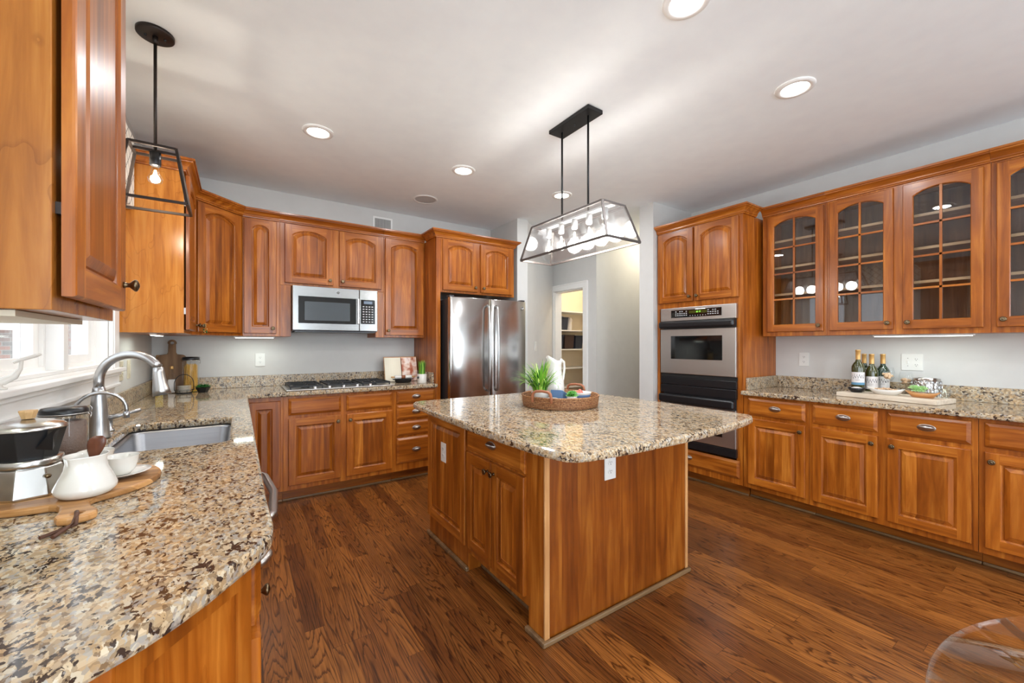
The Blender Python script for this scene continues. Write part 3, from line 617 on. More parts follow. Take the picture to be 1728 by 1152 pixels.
MB().box(.004, .596, .0, .57, .10, .872).obj('tub', 'greyside', t); MB().box(.004, .596, -.022, -.001, .12, .865).obj('door', 'steelh', t, bevel=.004)
MB().tube([(.05, -.022, .79), (.055, -.05, .79), (.09, -.066, .79), (.3, -.082, .79), (.51, -.066, .79), (.545, -.05, .79), (.55, -.022, .79)], .013, 12).obj('handle', 'chrome', t)
MB().box(.004, .596, .06, .08, 0, .099).obj('toe_kick', 'blackp', t)
base('sink_base_cabinet', 'cherry sink base cabinet below the undermount sink', (.02, 1.926), PI/2, .86, [(.02, .42, 'r', False), (.44, .84, 'l', False)], depth=.604, open_top=True)
t = base('base_cabinet', 'cherry base cabinet on the window wall beyond the sink', (.02, 2.79), PI/2, .96, [(.02, .47, 'r', True), (.49, .90, 'l', True)], depth=.604)

# ================================================================ COUNTERTOPS
def rrect(x0, x1, y0, y1, r, n=5):
    P = []
    for cx, cy, a0 in ((x1-r, y0+r, -PI/2), (x1-r, y1-r, 0), (x0+r, y1-r, PI/2), (x0+r, y0+r, PI)):
        for k in range(n+1): a = a0+PI/2*k/n; P.append((cx+r*math.cos(a), cy+r*math.sin(a)))
    return P
SK = (-.425, -.030, 1.975, 2.645)
left_edge = [(-.584, .545), (-.33, .60), (-.20, .675), (-.136, .722), (-.104, .746), (-.074, .775), (-.041, .813), (-.004, .865), (.026, .907), (.044, .934), (.056, .965), (.062, 1.0), (.064, 1.04), (.060, 1.2)]
outer = left_edge+[(.060, 3.738), (1.634, 3.738), (1.634, 4.398), (-.584, 4.398)]
ct = slab('countertop', outer, [rrect(*SK, .045)[::-1]], .878, .915, .009, 'granite')
tag(ct, 'long L-shaped speckled granite countertop along the window wall and cooktop wall', 'countertop')
MB().box(-.562, 1.612, 4.378, 4.398, .9155, 1.017).obj('backsplash', 'splash', ct, bevel=.002)
MB().box(-.584, -.564, .60, 4.398, .9155, 1.017).obj('backsplash', 'splash', ct, bevel=.002)
MB().box(1.614, 1.634, 3.83, 4.398, .9155, 1.017).obj('end_splash', 'splash', ct, bevel=.002)
outer = [(3.495, -.44), (4.133, -.44), (4.133, 1.754), (3.495, 1.754)]
ct2 = slab('countertop', outer, [], .878, .915, .009, 'granite')
tag(ct2, 'straight speckled granite countertop on the right under the glass cabinets', 'countertop')
MB().box(4.113, 4.133, -.44, 1.732, .9155, 1.017).obj('backsplash', 'splash', ct2, bevel=.002)
MB().box(3.58, 4.133, 1.734, 1.754, .9155, 1.017).obj('end_splash', 'splash', ct2, bevel=.002)
# sink
x0, x1, y0, y1 = SK
lv = [(-.012, .877), (-.002, .8765), (.004, .874), (.010, .865), (.022, .70), (.05, .672), (.15, .668)]
m = MB(); m.loft([[(x, y, z) for x, y in rrect(x0+d, x1-d, y0+d, y1-d, max(.045-d*.3, .02))] for d, z in lv], 0, False, True, True)
t = m.obj('sink', 'sink'); tag(t, 'brushed steel undermount sink in the granite counter by the window', 'sink')
MB().lathe([(.0, .6685), (.04, .6685), (.045, .6705), (.05, .669)], 24, ((x0+x1)/2, (y0+y1)/2, .001)).obj('drain', 'chrome', t)

# ================================================================ ISLAND
t = thing('kitchen_island', 'cherry island cabinet with drawer, two doors and plain boarded front in the room centre', 'island', (1.612, 2.01, 0), 0)
ox, oy = 1.612, 2.01
def B(m, x0, x1, y0, y1, z0, z1): return m.box(x0-ox, x1-ox, y0-oy, y1-oy, z0, z1)
m = MB(); B(m, 1.10, 2.14, 1.385, 2.08, KH, .875); B(m, 1.10, 2.14, 2.08, 2.645, .0, .875); B(m, 1.19, 2.14, 1.385, 2.08, 0, KH); B(m, 1.10, 1.19, 1.385, 1.497, 0, KH)
m.obj('cabinet_body', 'v', t, bevel=.001)
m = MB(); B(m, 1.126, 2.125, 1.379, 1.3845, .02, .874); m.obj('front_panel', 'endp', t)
m = MB(); B(m, 1.097, 1.125, 1.374, 1.3845, .015, .874); m.obj('corner_trim', 'trim', t, bevel=.003)
m = MB(); B(m, 2.126, 2.148, 1.374, 1.3845, .015, .874); m.obj('corner_trim', 'trim', t, bevel=.003)
m = MB(); B(m, 1.09, 2.155, 1.358, 1.3735, 0, .024); B(m, 1.078, 1.0995, 1.358, 1.50, 0, .024); B(m, 1.078, 1.0995, 2.07, 2.66, 0, .024); B(m, 1.175, 1.189, 1.50, 2.07, 0, .02); m.obj('shoe_moulding', 'shoe', t, bevel=.006)
def isl(fn, y_hi, *a, **k):
    o = fn(t, 0, *a, **k); o.rotation_euler = (0, 0, -PI/2); o.location = (1.10-ox, y_hi-oy, o.location.z); return o
isl(door, 2.645-.005, .14, .545, .70, 0, None, name='side_panel')
isl(door, 2.075, .145, .272, .545, 0, 'rt'); isl(door, 1.797, .145, .284, .545, 0, 'lt'); isl(drawer, 2.075, .705, .562, .15, True)
P_ = [(.985, 2.645), (.962, 2.60), (.950, 2.45), (.934, 2.1), (.925, 1.75), (.923, 1.45), (.932, 1.25), (.948, 1.14), (.965, 1.09), (1.0, 1.06), (1.06, 1.045), (1.25, 1.028), (1.6, 1.02), (1.9, 1.03), (2.15, 1.055), (2.28, 1.082), (2.325, 1.105), (2.345, 1.14), (2.352, 1.3), (2.362, 1.65), (2.366, 1.9), (2.355, 2.2), (2.335, 2.5), (2.32, 2.60), (2.30, 2.645), (2.26, 2.663), (1.6, 2.668), (1.03, 2.663)]
P_ = [(x, y) for x, y in P_]
ic = slab('island_countertop', P_, [], .878, .915, .011, 'granite')
tag(ic, 'rounded-corner speckled granite top on the island under the rattan tray', 'countertop')

# ================================================================ LIGHT FIXTURES
def disk_light(parent, z, power, size=.13, col=(.92, .96, 1)):
    l = bpy.data.lights.new('lamp', 'AREA'); l.shape = 'DISK'; l.size = size; l.energy = power; l.color = col
    o = bpy.data.objects.new('lamp', l); S.collection.objects.link(o); o.parent = parent; o.location = (0, 0, z)
def downlight(x, y, label, power=8):
    t = thing('recessed_light', label, 'ceiling light', (x, y, HC-.001), 0, 'recessed downlights in the ceiling')
    MB().lathe([(.066, -.004), (.070, -.010), (.094, -.006), (.097, 0)], 40).obj('trim_ring', 'white', t)
    MB().lathe([(0, -.003), (.066, -.003)], 40, smooth=False).obj('lens', 'can', t)
    disk_light(t, -.014, power)
downlight(.449, 3.012, 'lit round recessed light in the ceiling left of centre, above the window counter corner')
downlight(1.543, 3.008, 'lit round recessed light in the ceiling between the speaker grille and the room centre')
downlight(2.586, 2.979, 'lit round recessed light in the ceiling seen behind the island pendant rods')
downlight(1.56, 1.005, 'lit round recessed light cut by the top edge of the picture')
downlight(2.59, 1.003, 'lit round recessed light in the ceiling in front of the glass cabinets')
for x, y in ((.55, .35), (1.56, -1.0), (2.6, -1.0), (.45, -1.4)): downlight(x, y, 'unseen round recessed light added in the ceiling behind the camera')  # extra cans added out of view to brighten the room
t = thing('ceiling_speaker', 'round pale unlit speaker grille in the ceiling above the cooktop', 'speaker', (1.539, 3.819, HC-.001))
MB().lathe([(.100, -.004), (.104, -.008), (.116, -.006), (.120, 0)], 40).obj('rim', 'white', t); MB().lathe([(0, -.006), (.05, -.0055), (.100, -.004)], 40).obj('grille', 'speaker', t)
t = thing('wall_vent', 'small white slatted air vent high on the wall above the cooktop cabinets', 'vent', (1.288, 4.399, 2.50))
MB().box(-.105, .105, -.006, 0, 0, .165).obj('frame', 'white', t, bevel=.002)
m = MB(); m.box(-.085, .085, -.0075, -.0062, .02, .145); m.obj('opening', 'slot', t)
m = MB()
for k in range(14): m.box(-.083+k*.0125, -.077+k*.0125, -.011, -.0078, .02, .145)
m.obj('slats', 'grey', t)

def bulb(parent, x, y, z, r=.03, long_=.10, name='bulb'):
    """hangs down from (x,y,z)"""
    m = MB(); m.lathe([(.012, 0), (.013, -.012), (r*.6, -.035), (r, -long_+r), (r*.9, -long_+r*.45), (r*.5, -long_+.004), (0, -long_)], 20, (x, y, z))
    o = m.obj(name, 'clear', parent)
    m = MB(); m.lathe([(.0, -.018), (.004, -.02), (.007, -long_*.5), (.006, -long_+r*.8), (0, -long_+r*.6)], 12, (x, y, z)); m.obj('filament', 'bulb', o)
    return o
def pt(parent, loc, power, col=(1, .84, .64), r=.025):
    l = bpy.data.lights.new('lamp', 'POINT'); l.energy = power; l.color = col; l.shadow_soft_size = r
    o = bpy.data.objects.new('lamp', l); S.collection.objects.link(o); o.parent = parent; o.location = loc
# small window pendant
t = thing('pendant_light', 'small open black metal pendant lantern with one bulb by the kitchen window', 'pendant light', (-.318, 2.482, 1.945))
zc = HC-1.945
MB().lathe([(0, zc-.0005), (.070, zc-.0005), (.070, zc-.014), (.066, zc-.017), (0, zc-.018)], 40).obj('canopy', 'dark', t)
for sx in (-.035, .035): MB().lathe([(0, zc-.026), (.005, zc-.026), (.006, zc-.0185)], 12, (sx, 0, 0)).obj('screw', 'black', t)
MB().tube([(0, 0, zc-.018), (0, 0, zc-.05)], .011).tube([(0, 0, zc-.05), (0, 0, .25)], .0065).obj('rod', 'dark', t)
def trap(b, tp, z1, w=.011, sl=None):
    m = MB(); B4 = [(-b[0], -b[1], 0), (b[0], -b[1], 0), (b[0], b[1], 0), (-b[0], b[1], 0)]; T4 = [(-tp[0], -tp[1], z1), (tp[0], -tp[1], z1), (tp[0], tp[1], z1), (-tp[0], tp[1], z1)]
    for i in range(4): j = (i+1) % 4; m.bar(B4[i], B4[j], w); m.bar(T4[i], T4[j], w); m.bar(B4[i], T4[i], w)
    return m, B4, T4
m, _, _ = trap((.123, .105), (.082, .074), .25); m.bar((-.082, 0, .25), (.082, 0, .25), .011); m.obj('lantern_frame', 'dark', t)
MB().lathe([(.0, .244), (.021, .244), (.021, .185), (.017, .180), (0, .18)], 24).obj('socket', 'black', t)
bulb(t, 0, 0, .18, .028, .085); pt(t, (0, 0, .125), 9, (1, .88, .72))
# island pendant
t = thing('linear_pendant_light', 'long glass and dark metal trapezoid pendant lantern hanging over the island', 'pendant light', (1.797, 1.945, 1.893))
zc = HC-1.893
MB().box(-.062, .062, -.185, .185, zc-.025, zc-.0005).obj('canopy', 'black', t, bevel=.002)
MB().lathe([(0, zc-.034), (.006, zc-.034), (.007, zc-.025)], 12, (0, 0, 0)).obj('screw', 'black', t)
for sy in (-.122, .122): MB().tube([(0, sy, zc-.025), (0, sy, .225)], .0065).obj('rod', 'black', t)
m, B4, T4 = trap((.138, .405), (.096, .330), .222, .012); m.obj('lantern_frame', 'frame', t)
MB().box(-.02, .02, -.328, .328, .214, .226).obj('socket_bar', 'grey', t)
for i, nm in enumerate(('front', 'right', 'back', 'left')):
    j = (i+1) % 4; a, b, c, d = map(Vector, (B4[i], B4[j], T4[j], T4[i])); nn = (b-a).cross(d-a).normalized()*.0015; MB().loft([[a+nn, b+nn, c+nn, d+nn], [a-nn, b-nn, c-nn, d-nn]]).obj('glass_panel', 'seeded', t)
for k in range(5):
    y = -.26+.13*k
    s_ = MB().lathe([(.0, .213), (.019, .213), (.019, .155), (.015, .15), (0, .15)], 20, (0, y, 0)).obj('socket', 'grey', t)
    bulb(t, 0, y, .15, .030, .115); pt(t, (0, y, .08), 4.6, (1, .95, .90), .05)
# hall lamp (hidden behind the pillar) and pantry lamp
t = thing('hall_ceiling_light', 'flush hall ceiling light hidden behind the white pillar', 'ceiling light', (4.55, 3.2, HC-.001))
MB().lathe([(0, -.08), (.08, -.07), (.13, -.03), (.14, 0)], 32).obj('shade', 'can', t); pt(t, (0, 0, -.16), 6, (1, .86, .55), .06)
t = thing('pantry_ceiling_light', 'flush pantry ceiling light above the shelves', 'ceiling light', (4.4, 4.3, HC-.001))
MB().lathe([(0, -.08), (.08, -.07), (.12, -.03), (.13, 0)], 32).obj('shade', 'can', t); pt(t, (0, 0, -.16), 18, (1, .84, .62), .06)
def strip_light(label, x, y, rz, ln, z=1.3705, power=.6):
    t = thing('under_cabinet_light', label, 'light', (x, y, z), rz, None)
    MB().box(-ln/2, ln/2, -.018, .018, -.012, 0).obj('housing', 'white', t, bevel=.002); MB().box(-ln/2+.01, ln/2-.01, -.014, .014, -.0145, -.0125).obj('tube', 'strip', t)
    l = bpy.data.lights.new('lamp', 'AREA'); l.shape = 'RECTANGLE'; l.size = ln; l.size_y = .03; l.energy = power; l.color = (.90, 1, .92)
    o = bpy.data.objects.new('lamp', l); S.collection.objects.link(o); o.parent = t; o.location = (0, 0, -.022)
strip_light('lit slim strip lamp under the wall cabinets left of the microwave', .12, 4.20, 0, .30)
strip_light('lit slim strip lamp under the wall cabinet on the window wall', -.44, 3.50, PI/2, .30)
strip_light('lit slim strip lamp under the glass cabinets on the right', 3.90, .75, PI/2, .50)

# ================================================================ APPLIANCES
t = thing('refrigerator', 'stainless steel french-door refrigerator with two tall bowed handles', 'refrigerator', (1.70, 3.586, 0))
MB().box(.012, .888, .075, .78, .03, 1.752).obj('body', 'greyside', t, bevel=.004)
MB().box(.02, .88, .10, .74, 0, .029).obj('feet_plinth', 'blackp', t)
for x0, x1 in ((.0, .455), (.461, .898)):
    pf = [(x1, .068), (x0, .068)]+[(x0+(x1-x0)*k/16, .006-.018*(1-abs(2*k/16-1)**2.4)) for k in range(17)]
    m = MB(); m.prism(pf, .71, 1.765); m.sm = [i < len(m.f)-2 for i in range(len(m.f))]
    o = m.obj('door', 'fridge', t, bevel=.004, seg=2)
    hx = x1-.048 if x0 == 0 else x0+.048
    MB().tube([(hx, -.010, .83), (hx, -.040, .835), (hx, -.050, .86), (hx, -.062, 1.05), (hx, -.066, 1.26), (hx, -.062, 1.47), (hx, -.048, 1.665), (hx, -.038, 1.69), (hx, -.010, 1.695)], .0125, 12).obj('handle', 'chrome', o)
    o.data.update()
o = MB().box(.0, .898, 0, .068, .05, .70).obj('freezer_drawer', 'fridge', t, bevel=.008, seg=3)
MB().tube([(.06, -.002, .62), (.07, -.045, .62), (.45, -.06, .62), (.83, -.045, .62), (.84, -.002, .62)], .0125, 12).obj('handle', 'chrome', o)
MB().lathe([(0, 0), (.016, 0), (.018, .003), (.013, .004), (.012, .003), (0, .003)], 32, (.845, -.008, 1.69), rot=Matrix.Rotation(PI/2, 3, 'X')).obj('round_badge', 'chrome', t)
m = MB(); m.box(.0, .05, .02, .09, 1.766, 1.782).box(.85, .898, .02, .09, 1.766, 1.782); m.obj('hinge_cover', 'greyside', t, bevel=.003)

# microwave
t = thing('microwave', 'stainless steel over-the-range microwave with black window and keypad', 'microwave', (.392, 4.0, 1.4215))
MB().box(.0, .730, .028, .398, 0, .398).obj('body', 'greyside', t, bevel=.002)
MB().box(0, .560, 0, .027, .006, .398).obj('door', 'mwsteel', t, bevel=.004)
MB().box(.562, .730, 0, .027, .006, .398).obj('control_panel', 'mwsteel', t, bevel=.004)
MB().box(.045, .530, -.003, -.0002, .068, .308).obj('window_frame', 'blackg', t, bevel=.003)
MB().box(.095, .475, -.0042, -.0032, .095, .262).obj('window_screen', plain('screen_grey', (74, 80, 84), .15), t)
MB().box(.538, .556, -.028, -.0002, .070, .310).obj('handle', 'steel', t, bevel=.004)
MB().box(.574, .706, -.003, -.0002, .075, .305).obj('keypad', 'blackg', t, bevel=.002)
m = MB()
for r in range(7):
    for c in range(4):
        m.box(.590+c*.027, .606+c*.027, -.0038, -.0031, .090+r*.024, .099+r*.024)
m.obj('keypad_marks', 'speaker', t); MB().box(.60, .68, -.0038, -.0031, .265, .292).obj('display', plain('lcd', (92, 108, 128), .2), t)
MB().box(.02, .71, .01, .30, -.010, -.0005).obj('vent_plate', 'blackp', t)
MB().lathe([(0, 0), (.010, 0), (.011, .002), (0, .002)], 24, (.372, -.0005, .355), rot=Matrix.Rotation(PI/2, 3, 'X')).obj('round_badge', 'chrome', t)

# double wall oven (faces -x)
t = thing('double_wall_oven', 'stainless steel built-in double wall oven with black handles and digital display', 'oven', (3.505, 2.541, .33), -PI/2)
Wd = .742; zz = .33
MB().box(.012, Wd-.012, .036, .55, .004, 1.315).obj('oven_body', 'greyside', t)
MB().box(0, Wd, .004, .033, 1.197, 1.323).obj('control_panel', 'steelh', t, bevel=.003)
cp = MB().box(.118, .618, .0, .0035, 1.228, 1.300).obj('control_display', 'blackg', t, bevel=.003)
m = MB()
random.seed(3)
for x0, n in ((.165, 6), (.49, 5)):
    for r in range(3):
        for c in range(n): 
            if not (r == 2 and c % 3 == 1): m.box(x0+c*.022, x0+.013+c*.022, -.001, -.0001, 1.244+r*.018, 1.251+r*.018)
for c in range(7): m.box(.318+c*.025, .324+c*.025, -.001, -.0001, 1.238, 1.244)
m.obj('control_marks', 'speaker', cp)
MB().box(.31, .485, -.001, -.0001, 1.262, 1.287).obj('display_window', plain('display_olive', (64, 66, 20), .2), cp)
m = MB()
def seg7(m, x, z, w, h, ch):
    segs = {'1': 'bc', '2': 'abged', '7': 'abc', ':': ''}[ch]; b = .0018
    G = dict(a=(x, x+w, z+h-b, z+h), d=(x, x+w, z, z+b), g=(x, x+w, z+h/2-b/2, z+h/2+b/2), b=(x+w-b, x+w, z+h/2, z+h), c=(x+w-b, x+w, z, z+h/2), f=(x, x+b, z+h/2, z+h), e=(x, x+b, z, z+h/2))
    for s_ in segs: q = G[s_]; m.box(q[0], q[1], -.0016, -.0011, q[2], q[3])
for i, c in enumerate('1217'): seg7(m, .378+i*.011+(.004 if i > 1 else 0), 1.268, .007, .013, c)
m.obj('green_digits', 'led', cp)
for zb, zt, hz in ((.690, 1.122, 1.122), (.065, .493, .410)):
    h_ = (zt-zb)
    if zb > .5:
        d_ = MB().box(0, Wd, 0, .030, zb, 1.120).obj('oven_door', 'steelh', t, bevel=.005)
        MB().box(.118, .625, -.003, -.0003, .832, 1.052).obj('door_window', 'blackg', d_, bevel=.004)
        MB().box(.001, Wd-.001, -.045, -.001, 1.125, 1.192).obj('handle', 'blackp', d_, bevel=.02, seg=4)
    else:
        d_ = MB().box(0, Wd, 0, .030, .075, .405).obj('oven_door', 'steelh', t, bevel=.005)
        MB().box(.118, .625, -.003, -.0003, .16, .355).obj('door_window', 'blackg', d_, bevel=.004)
        MB().box(.001, Wd-.001, -.045, -.001, .412, .492).obj('handle', 'blackp', d_, bevel=.02, seg=4)
MB().box(0, Wd, .004, .033, .500, .580).obj('divider_panel', 'blackp', t, bevel=.004)
MB().box(0, Wd, .008, .033, .585, .655).obj('divider_panel', 'blackp', t, bevel=.004)
MB().box(0, Wd, .012, .033, .657, .686).obj('vent_gap', 'gap', t)
MB().box(0, Wd, .002, .033, .0, .070).obj('lower_vent_trim', 'blackp', t, bevel=.003)

# cooktop
t = thing('gas_cooktop', 'stainless gas cooktop with black cast iron grates set in the granite', 'cooktop', (.30, 3.79, .9155))
t.location = (.325, 3.79, .9155)
MB().box(0, .895, 0, .50, 0, .010).obj('tray', 'steelh', t, bevel=.006, seg=3)
m = MB()
for gx in (.03, .32, .61):
    w_ = .255
    m.box(gx, gx+w_, .03, .042, .026, .040).box(gx, gx+w_, .458, .470, .026, .040).box(gx, gx+.012, .042, .458, .026, .040).box(gx+w_-.012, gx+w_, .042, .458, .026, .040).box(gx+.012, gx+w_-.012, .244, .256, .028, .042)
    for cy in (.14, .36):
        cx = gx+w_/2
        for a in range(6):
            an = a*PI/3+.3; m.bar((cx+.028*math.cos(an), cy+.028*math.sin(an), .036), (cx+.10*math.cos(an), cy+.085*math.sin(an), .036), .009, .012)
    for fx in (gx+.006, gx+w_-.006):
        for fy in (.036, .464): m.box(fx-.005, fx+.005, fy-.005, fy+.005, .0105, .026)
m.obj('grates', 'iron', t)
for cx, cy, r in ((.157, .14, .034), (.157, .36, .028), (.447, .25, .045), (.737, .14, .03), (.737, .36, .034)):
    MB().lathe([(0, .024), (r*.8, .024), (r, .020), (r, .0105)], 24, (cx, cy, 0)).obj('burner_cap', 'iron', t)
for k in range(5):
    MB().lathe([(0, .030), (.014, .029), (.017, .026), (.018, .0105)], 20, (.22+k*.115, .012+.010, 0)).obj('control_knob', 'chrome', t)

# ================================================================ FAUCETS
def arc(cx, cz, r, a0, a1, n=16): return [(cx+r*math.cos(a0+(a1-a0)*k/n), cz+r*math.sin(a0+(a1-a0)*k/n)) for k in range(n+1)]
t = thing('kitchen_faucet', 'large satin nickel pull-down gooseneck faucet behind the sink', 'faucet', (-.474, 2.33, .9156), -.30)
MB().lathe([(0, 0), (.036, 0), (.036, .006), (.033, .012), (.031, .06), (.026, .13), (.021, .19), (.018, .21), (0, .21)], 32).obj('faucet_body', 'chrome', t)
R_ = .108; pa = [(.0, .20), (.0, .235)]+[(R_-R_*math.cos(a), .235+R_*math.sin(a)) for a in [PI*.94*k/18 for k in range(1, 17)]]
path = [(x, 0, z) for x, z in pa]
MB().tube(path, .0165, 20).obj('neck', 'chrome', t)
ex, ez = pa[-1]; dx, dzz = pa[-1][0]-pa[-2][0], pa[-1][1]-pa[-2][1]; l_ = math.hypot(dx, dzz); dx /= l_; dzz /= l_
hp = [(ex, 0, ez), (ex+.001, 0, ez-.02), (ex+.004, 0, ez-.055), (ex+.010, 0, ez-.095), (ex+.014, 0, ez-.118)]
MB().tube(hp, [.0172, .0190, .0225, .029, .032], 24).obj('spray_head', 'chrome', t)
MB().tube([(.018, .018, .075), (.05, .03, .085), (.115, .055, .105)], [.011, .007, .0065], 12).obj('lever', 'chrome', t)
t = thing('filter_faucet', 'slim curved filtered-water tap behind the main faucet', 'faucet', (-.530, 2.262, .9156), .05)
MB().lathe([(0, 0), (.018, 0), (.018, .006), (.012, .012), (.010, .05), (0, .05)], 20).obj('base', 'chrome', t)
MB().tube([(0, 0, .05), (0, 0, .12)]+[(.075-.075*math.cos(a), 0, .12+.072*math.sin(a)) for a in [PI*k/14 for k in range(1, 15)]]+[(.150, 0, .105)], .0065, 12).obj('spout', 'chrome', t)
MB().lathe([(0, .084), (.010, .084), (.0105, .11), (0, .11)], 16, (.150, 0, 0)).obj('spout_tip', 'chrome', t)
t = thing('soap_dispenser', 'short satin nickel soap pump post beside the main faucet', 'soap dispenser', (-.475, 2.50, .9156))
MB().lathe([(0, 0), (.018, 0), (.018, .006), (.011, .012), (.011, .055), (.014, .058), (.014, .07), (0, .072)], 20).obj('post', 'chrome', t)
MB().tube([(0, 0, .068), (.03, 0, .07), (.06, 0, .066)], .005, 10).obj('nozzle', 'chrome', t)

# ================================================================ OUTLETS AND SWITCHES
def plate(name, label, cat, loc, rz, w, h, gangs, mat='plastic', group=None, tilt=0):
    """front faces local -y; loc is plate centre on the wall"""
    t = thing(name, label, cat, loc, rz, group)
    MB().box(-w/2, w/2, -.006, -.0005, -h/2, h/2).obj('cover_plate', mat, t, bevel=.002)
    n = len(gangs)
    for i, g in enumerate(gangs):
        cx = (i-(n-1)/2)*.046
        if g == 'o':
            for cz in (-.021, .021):
                m = MB(); m.lathe([(0, -.0085), (.0155, -.0085), (.0165, -.006)], 24, (cx, 0, cz), rot=Matrix.Rotation(-PI/2, 3, 'X')) if False else m.loft([[(cx+.0165*math.cos(a), yy, cz+.0145*math.sin(a)) for a in [2*PI*k/20 for k in range(20)]] for yy in (-.006, -.0085)])
                o = m.obj('receptacle', mat, t)
                MB().box(cx-.0065, cx-.0045, -.0092, -.0086, cz-.001, cz+.007).box(cx+.0045, cx+.0065, -.0092, -.0086, cz-.001, cz+.006).box(cx-.002, cx+.002, -.0092, -.0086, cz-.009, cz-.005).obj('slots', 'slot', o)
        elif g == 'r':
            MB().box(cx-.016, cx+.016, -.010, -.0062, -.033, .033).obj('rocker', 'white' if mat != 'ivory' else 'ivory', t, bevel=.002)
        else:
            MB().box(cx-.005, cx+.005, -.012, -.0062, -.012, .012).obj('toggle', mat, t, bevel=.002)
            for cz in (-.030, .026): MB().box(cx-.002, cx+.002, -.0068, -.0061, cz, cz+.004).obj('screw', 'slot', t)
    return t
plate('wall_outlet', 'white wall outlet above the backsplash left of the cooktop', 'outlet', (.168, 4.40, 1.160), 0, .078, .118, 'o')
plate('wall_outlet', 'white single wall outlet between the oven tower and the wine bottles', 'outlet', (4.135, 1.530, 1.170), -PI/2, .078, .118, 'o')
plate('wall_outlet', 'wide white plate with toggle switch and outlet behind the cheese tray', 'outlet', (4.135, .838, 1.170), -PI/2, .118, .122, 'to')
plate('island_outlet', 'white outlet on the plain front of the island', 'outlet', (1.503, 1.3785, .705), 0, .078, .122, 'o')
plate('island_outlet', 'narrow white outlet on the raised side panel of the island', 'outlet', (1.0875, 2.388, .615), -PI/2, .074, .122, 'o')
plate('light_switch', 'white light switch on the hall wall beside the fridge column', 'switch', (3.045, 4.0, 1.28), math.atan2(.74, 1.054), .075, .118, 't')
plate('wall_outlet', 'ivory double outlet plate on the window wall nearest the window', 'outlet', (-.586, 3.32, 1.142), PI/2, .118, .118, 'oo', 'ivory')
plate('light_switch', 'ivory rocker switch on the window wall near the corner', 'switch', (-.586, 3.54, 1.142), PI/2, .075, .118, 'r', 'ivory')

# ================================================================ WINDOW DRESSING
t = MB().box(-.583, -.505, 1.525, 3.215, 0, .42).obj('window_valance', 'trellis', None, bevel=.006, loc=(0, 0, 2.09))
tag(t, 'cream trellis-patterned fabric valance across the top of the kitchen window', 'valance')
t = thing('bird_figurine', 'white ceramic bird figurine with raised tail on the window sill', 'figurine', (-.558, 1.800, 1.1705), -1.05); t.scale = (.68, .68, .68)
MB().lathe([(0, 0), (.022, 0), (.024, .004), (.012, .010), (.008, .018), (0, .020)], 20, (0, -.02, 0)).obj('base', 'china', t)
m = MB(); m.tube([(0, -.052, .022), (0, -.038, .026), (0, -.01, .034), (0, .02, .052), (0, .038, .085), (0, .042, .118), (0, .040, .126)], [.003, .013, .017, .014, .008, .006, .004], 14); m.obj('bird_body', 'china', t)
MB().tube([(0, .018, .112), (0, .04, .125), (0, .085, .142), (0, .10, .147)], [.006, .008, .008, .004], 10).obj('bird_head', 'china', t)

# ================================================================ THINGS ON THE WINDOW COUNTER
ZT = .9156
def Lz(mb, *a, **k): return mb.lathe(*a, **k)
# serving board with handle towards the camera
bc = Vector((-.372, 1.548)); hd = Vector((.085, -.30)).normalized(); hn = Vector((-hd.y, hd.x))
R0 = .186; pts = []
a0 = math.atan2(hd.y, hd.x); g = .21
for k in range(49):
    a = a0+g+(2*PI-2*g)*k/48; pts.append(tuple(Vector((R0*math.cos(a), R0*math.sin(a)))))
def hp_(u, w): return tuple(hd*u+hn*w)
pts += [hp_(.196, -.028), hp_(.215, -.024), hp_(.25, -.026), hp_(.285, -.033), hp_(.305, -.030), hp_(.316, -.016), hp_(.318, 0), hp_(.316, .016), hp_(.305, .030), hp_(.285, .033), hp_(.25, .026), hp_(.215, .024), hp_(.196, .028)]
hole = [tuple(hd*.292+Vector((.009*math.cos(a), .009*math.sin(a)))) for a in [-2*PI*k/14 for k in range(14)]]
t = slab('serving_board', pts, [hole], 0, .017, .005, 'board'); t.location = (bc.x, bc.y, ZT)
tag(t, 'round striped acacia serving board with handle under the coffee pot and cups', 'serving board')
h = hd*.292; e = hd*.36
MB().tube([(h.x, h.y, .019), (h.x+hd.x*.02, h.y+hd.y*.02, .021), (e.x-.012, e.y+.012, .010), (e.x-.03, e.y-.03, .004)], .0038, 8).tube([(h.x, h.y, .003+.017), (e.x-.005, e.y, .012), (e.x-.018, e.y+.01, .006), (e.x-.05, e.y-.02, .004)], .0038, 8).obj('leather_thong', 'leather', t)
ZB = ZT+.0172
# moka pot
t = thing('moka_pot', 'black and polished aluminium stovetop moka pot with wooden knob', 'coffee pot', (-.430, 1.500, ZB), .35); t.scale = (1, 1, .89)
oct_ = lambda r, z, n=8: [(r*math.cos(2*PI*(k+.5)/n), r*math.sin(2*PI*(k+.5)/n), z) for k in range(n)]
MB().loft([oct_(.072, 0), oct_(.073, .006), oct_(.069, .03), oct_(.060, .075), oct_(.056, .082)]).obj('boiler', 'alu', t, bevel=.002)
MB().lathe([(.0, .0825), (.060, .0825), (.061, .086), (.061, .098), (.058, .101), (0, .101)], 40).obj('collar', 'alu', t)
MB().loft([oct_(.052, .1015), oct_(.053, .108), oct_(.067, .176), oct_(.068, .180)]).obj('upper_chamber', 'blackp', t, bevel=.0015)
m = MB(); m.loft([[(.056, -.018, .13), (.056, .018, .13), (.060, .012, .12)], [(.085, -.009, .172), (.085, .009, .172), (.083, .0, .165)], [(.094, -.005, .182), (.094, .005, .182), (.092, 0, .178)]], 0)
o = m.obj('spout', 'blackp', t); o.rotation_euler = (0, 0, -1.15)
MB().lathe([(.070, .1805), (.071, .184), (.060, .193), (.035, .202), (.012, .206), (0, .2065)], 40).obj('lid', 'alu', t)
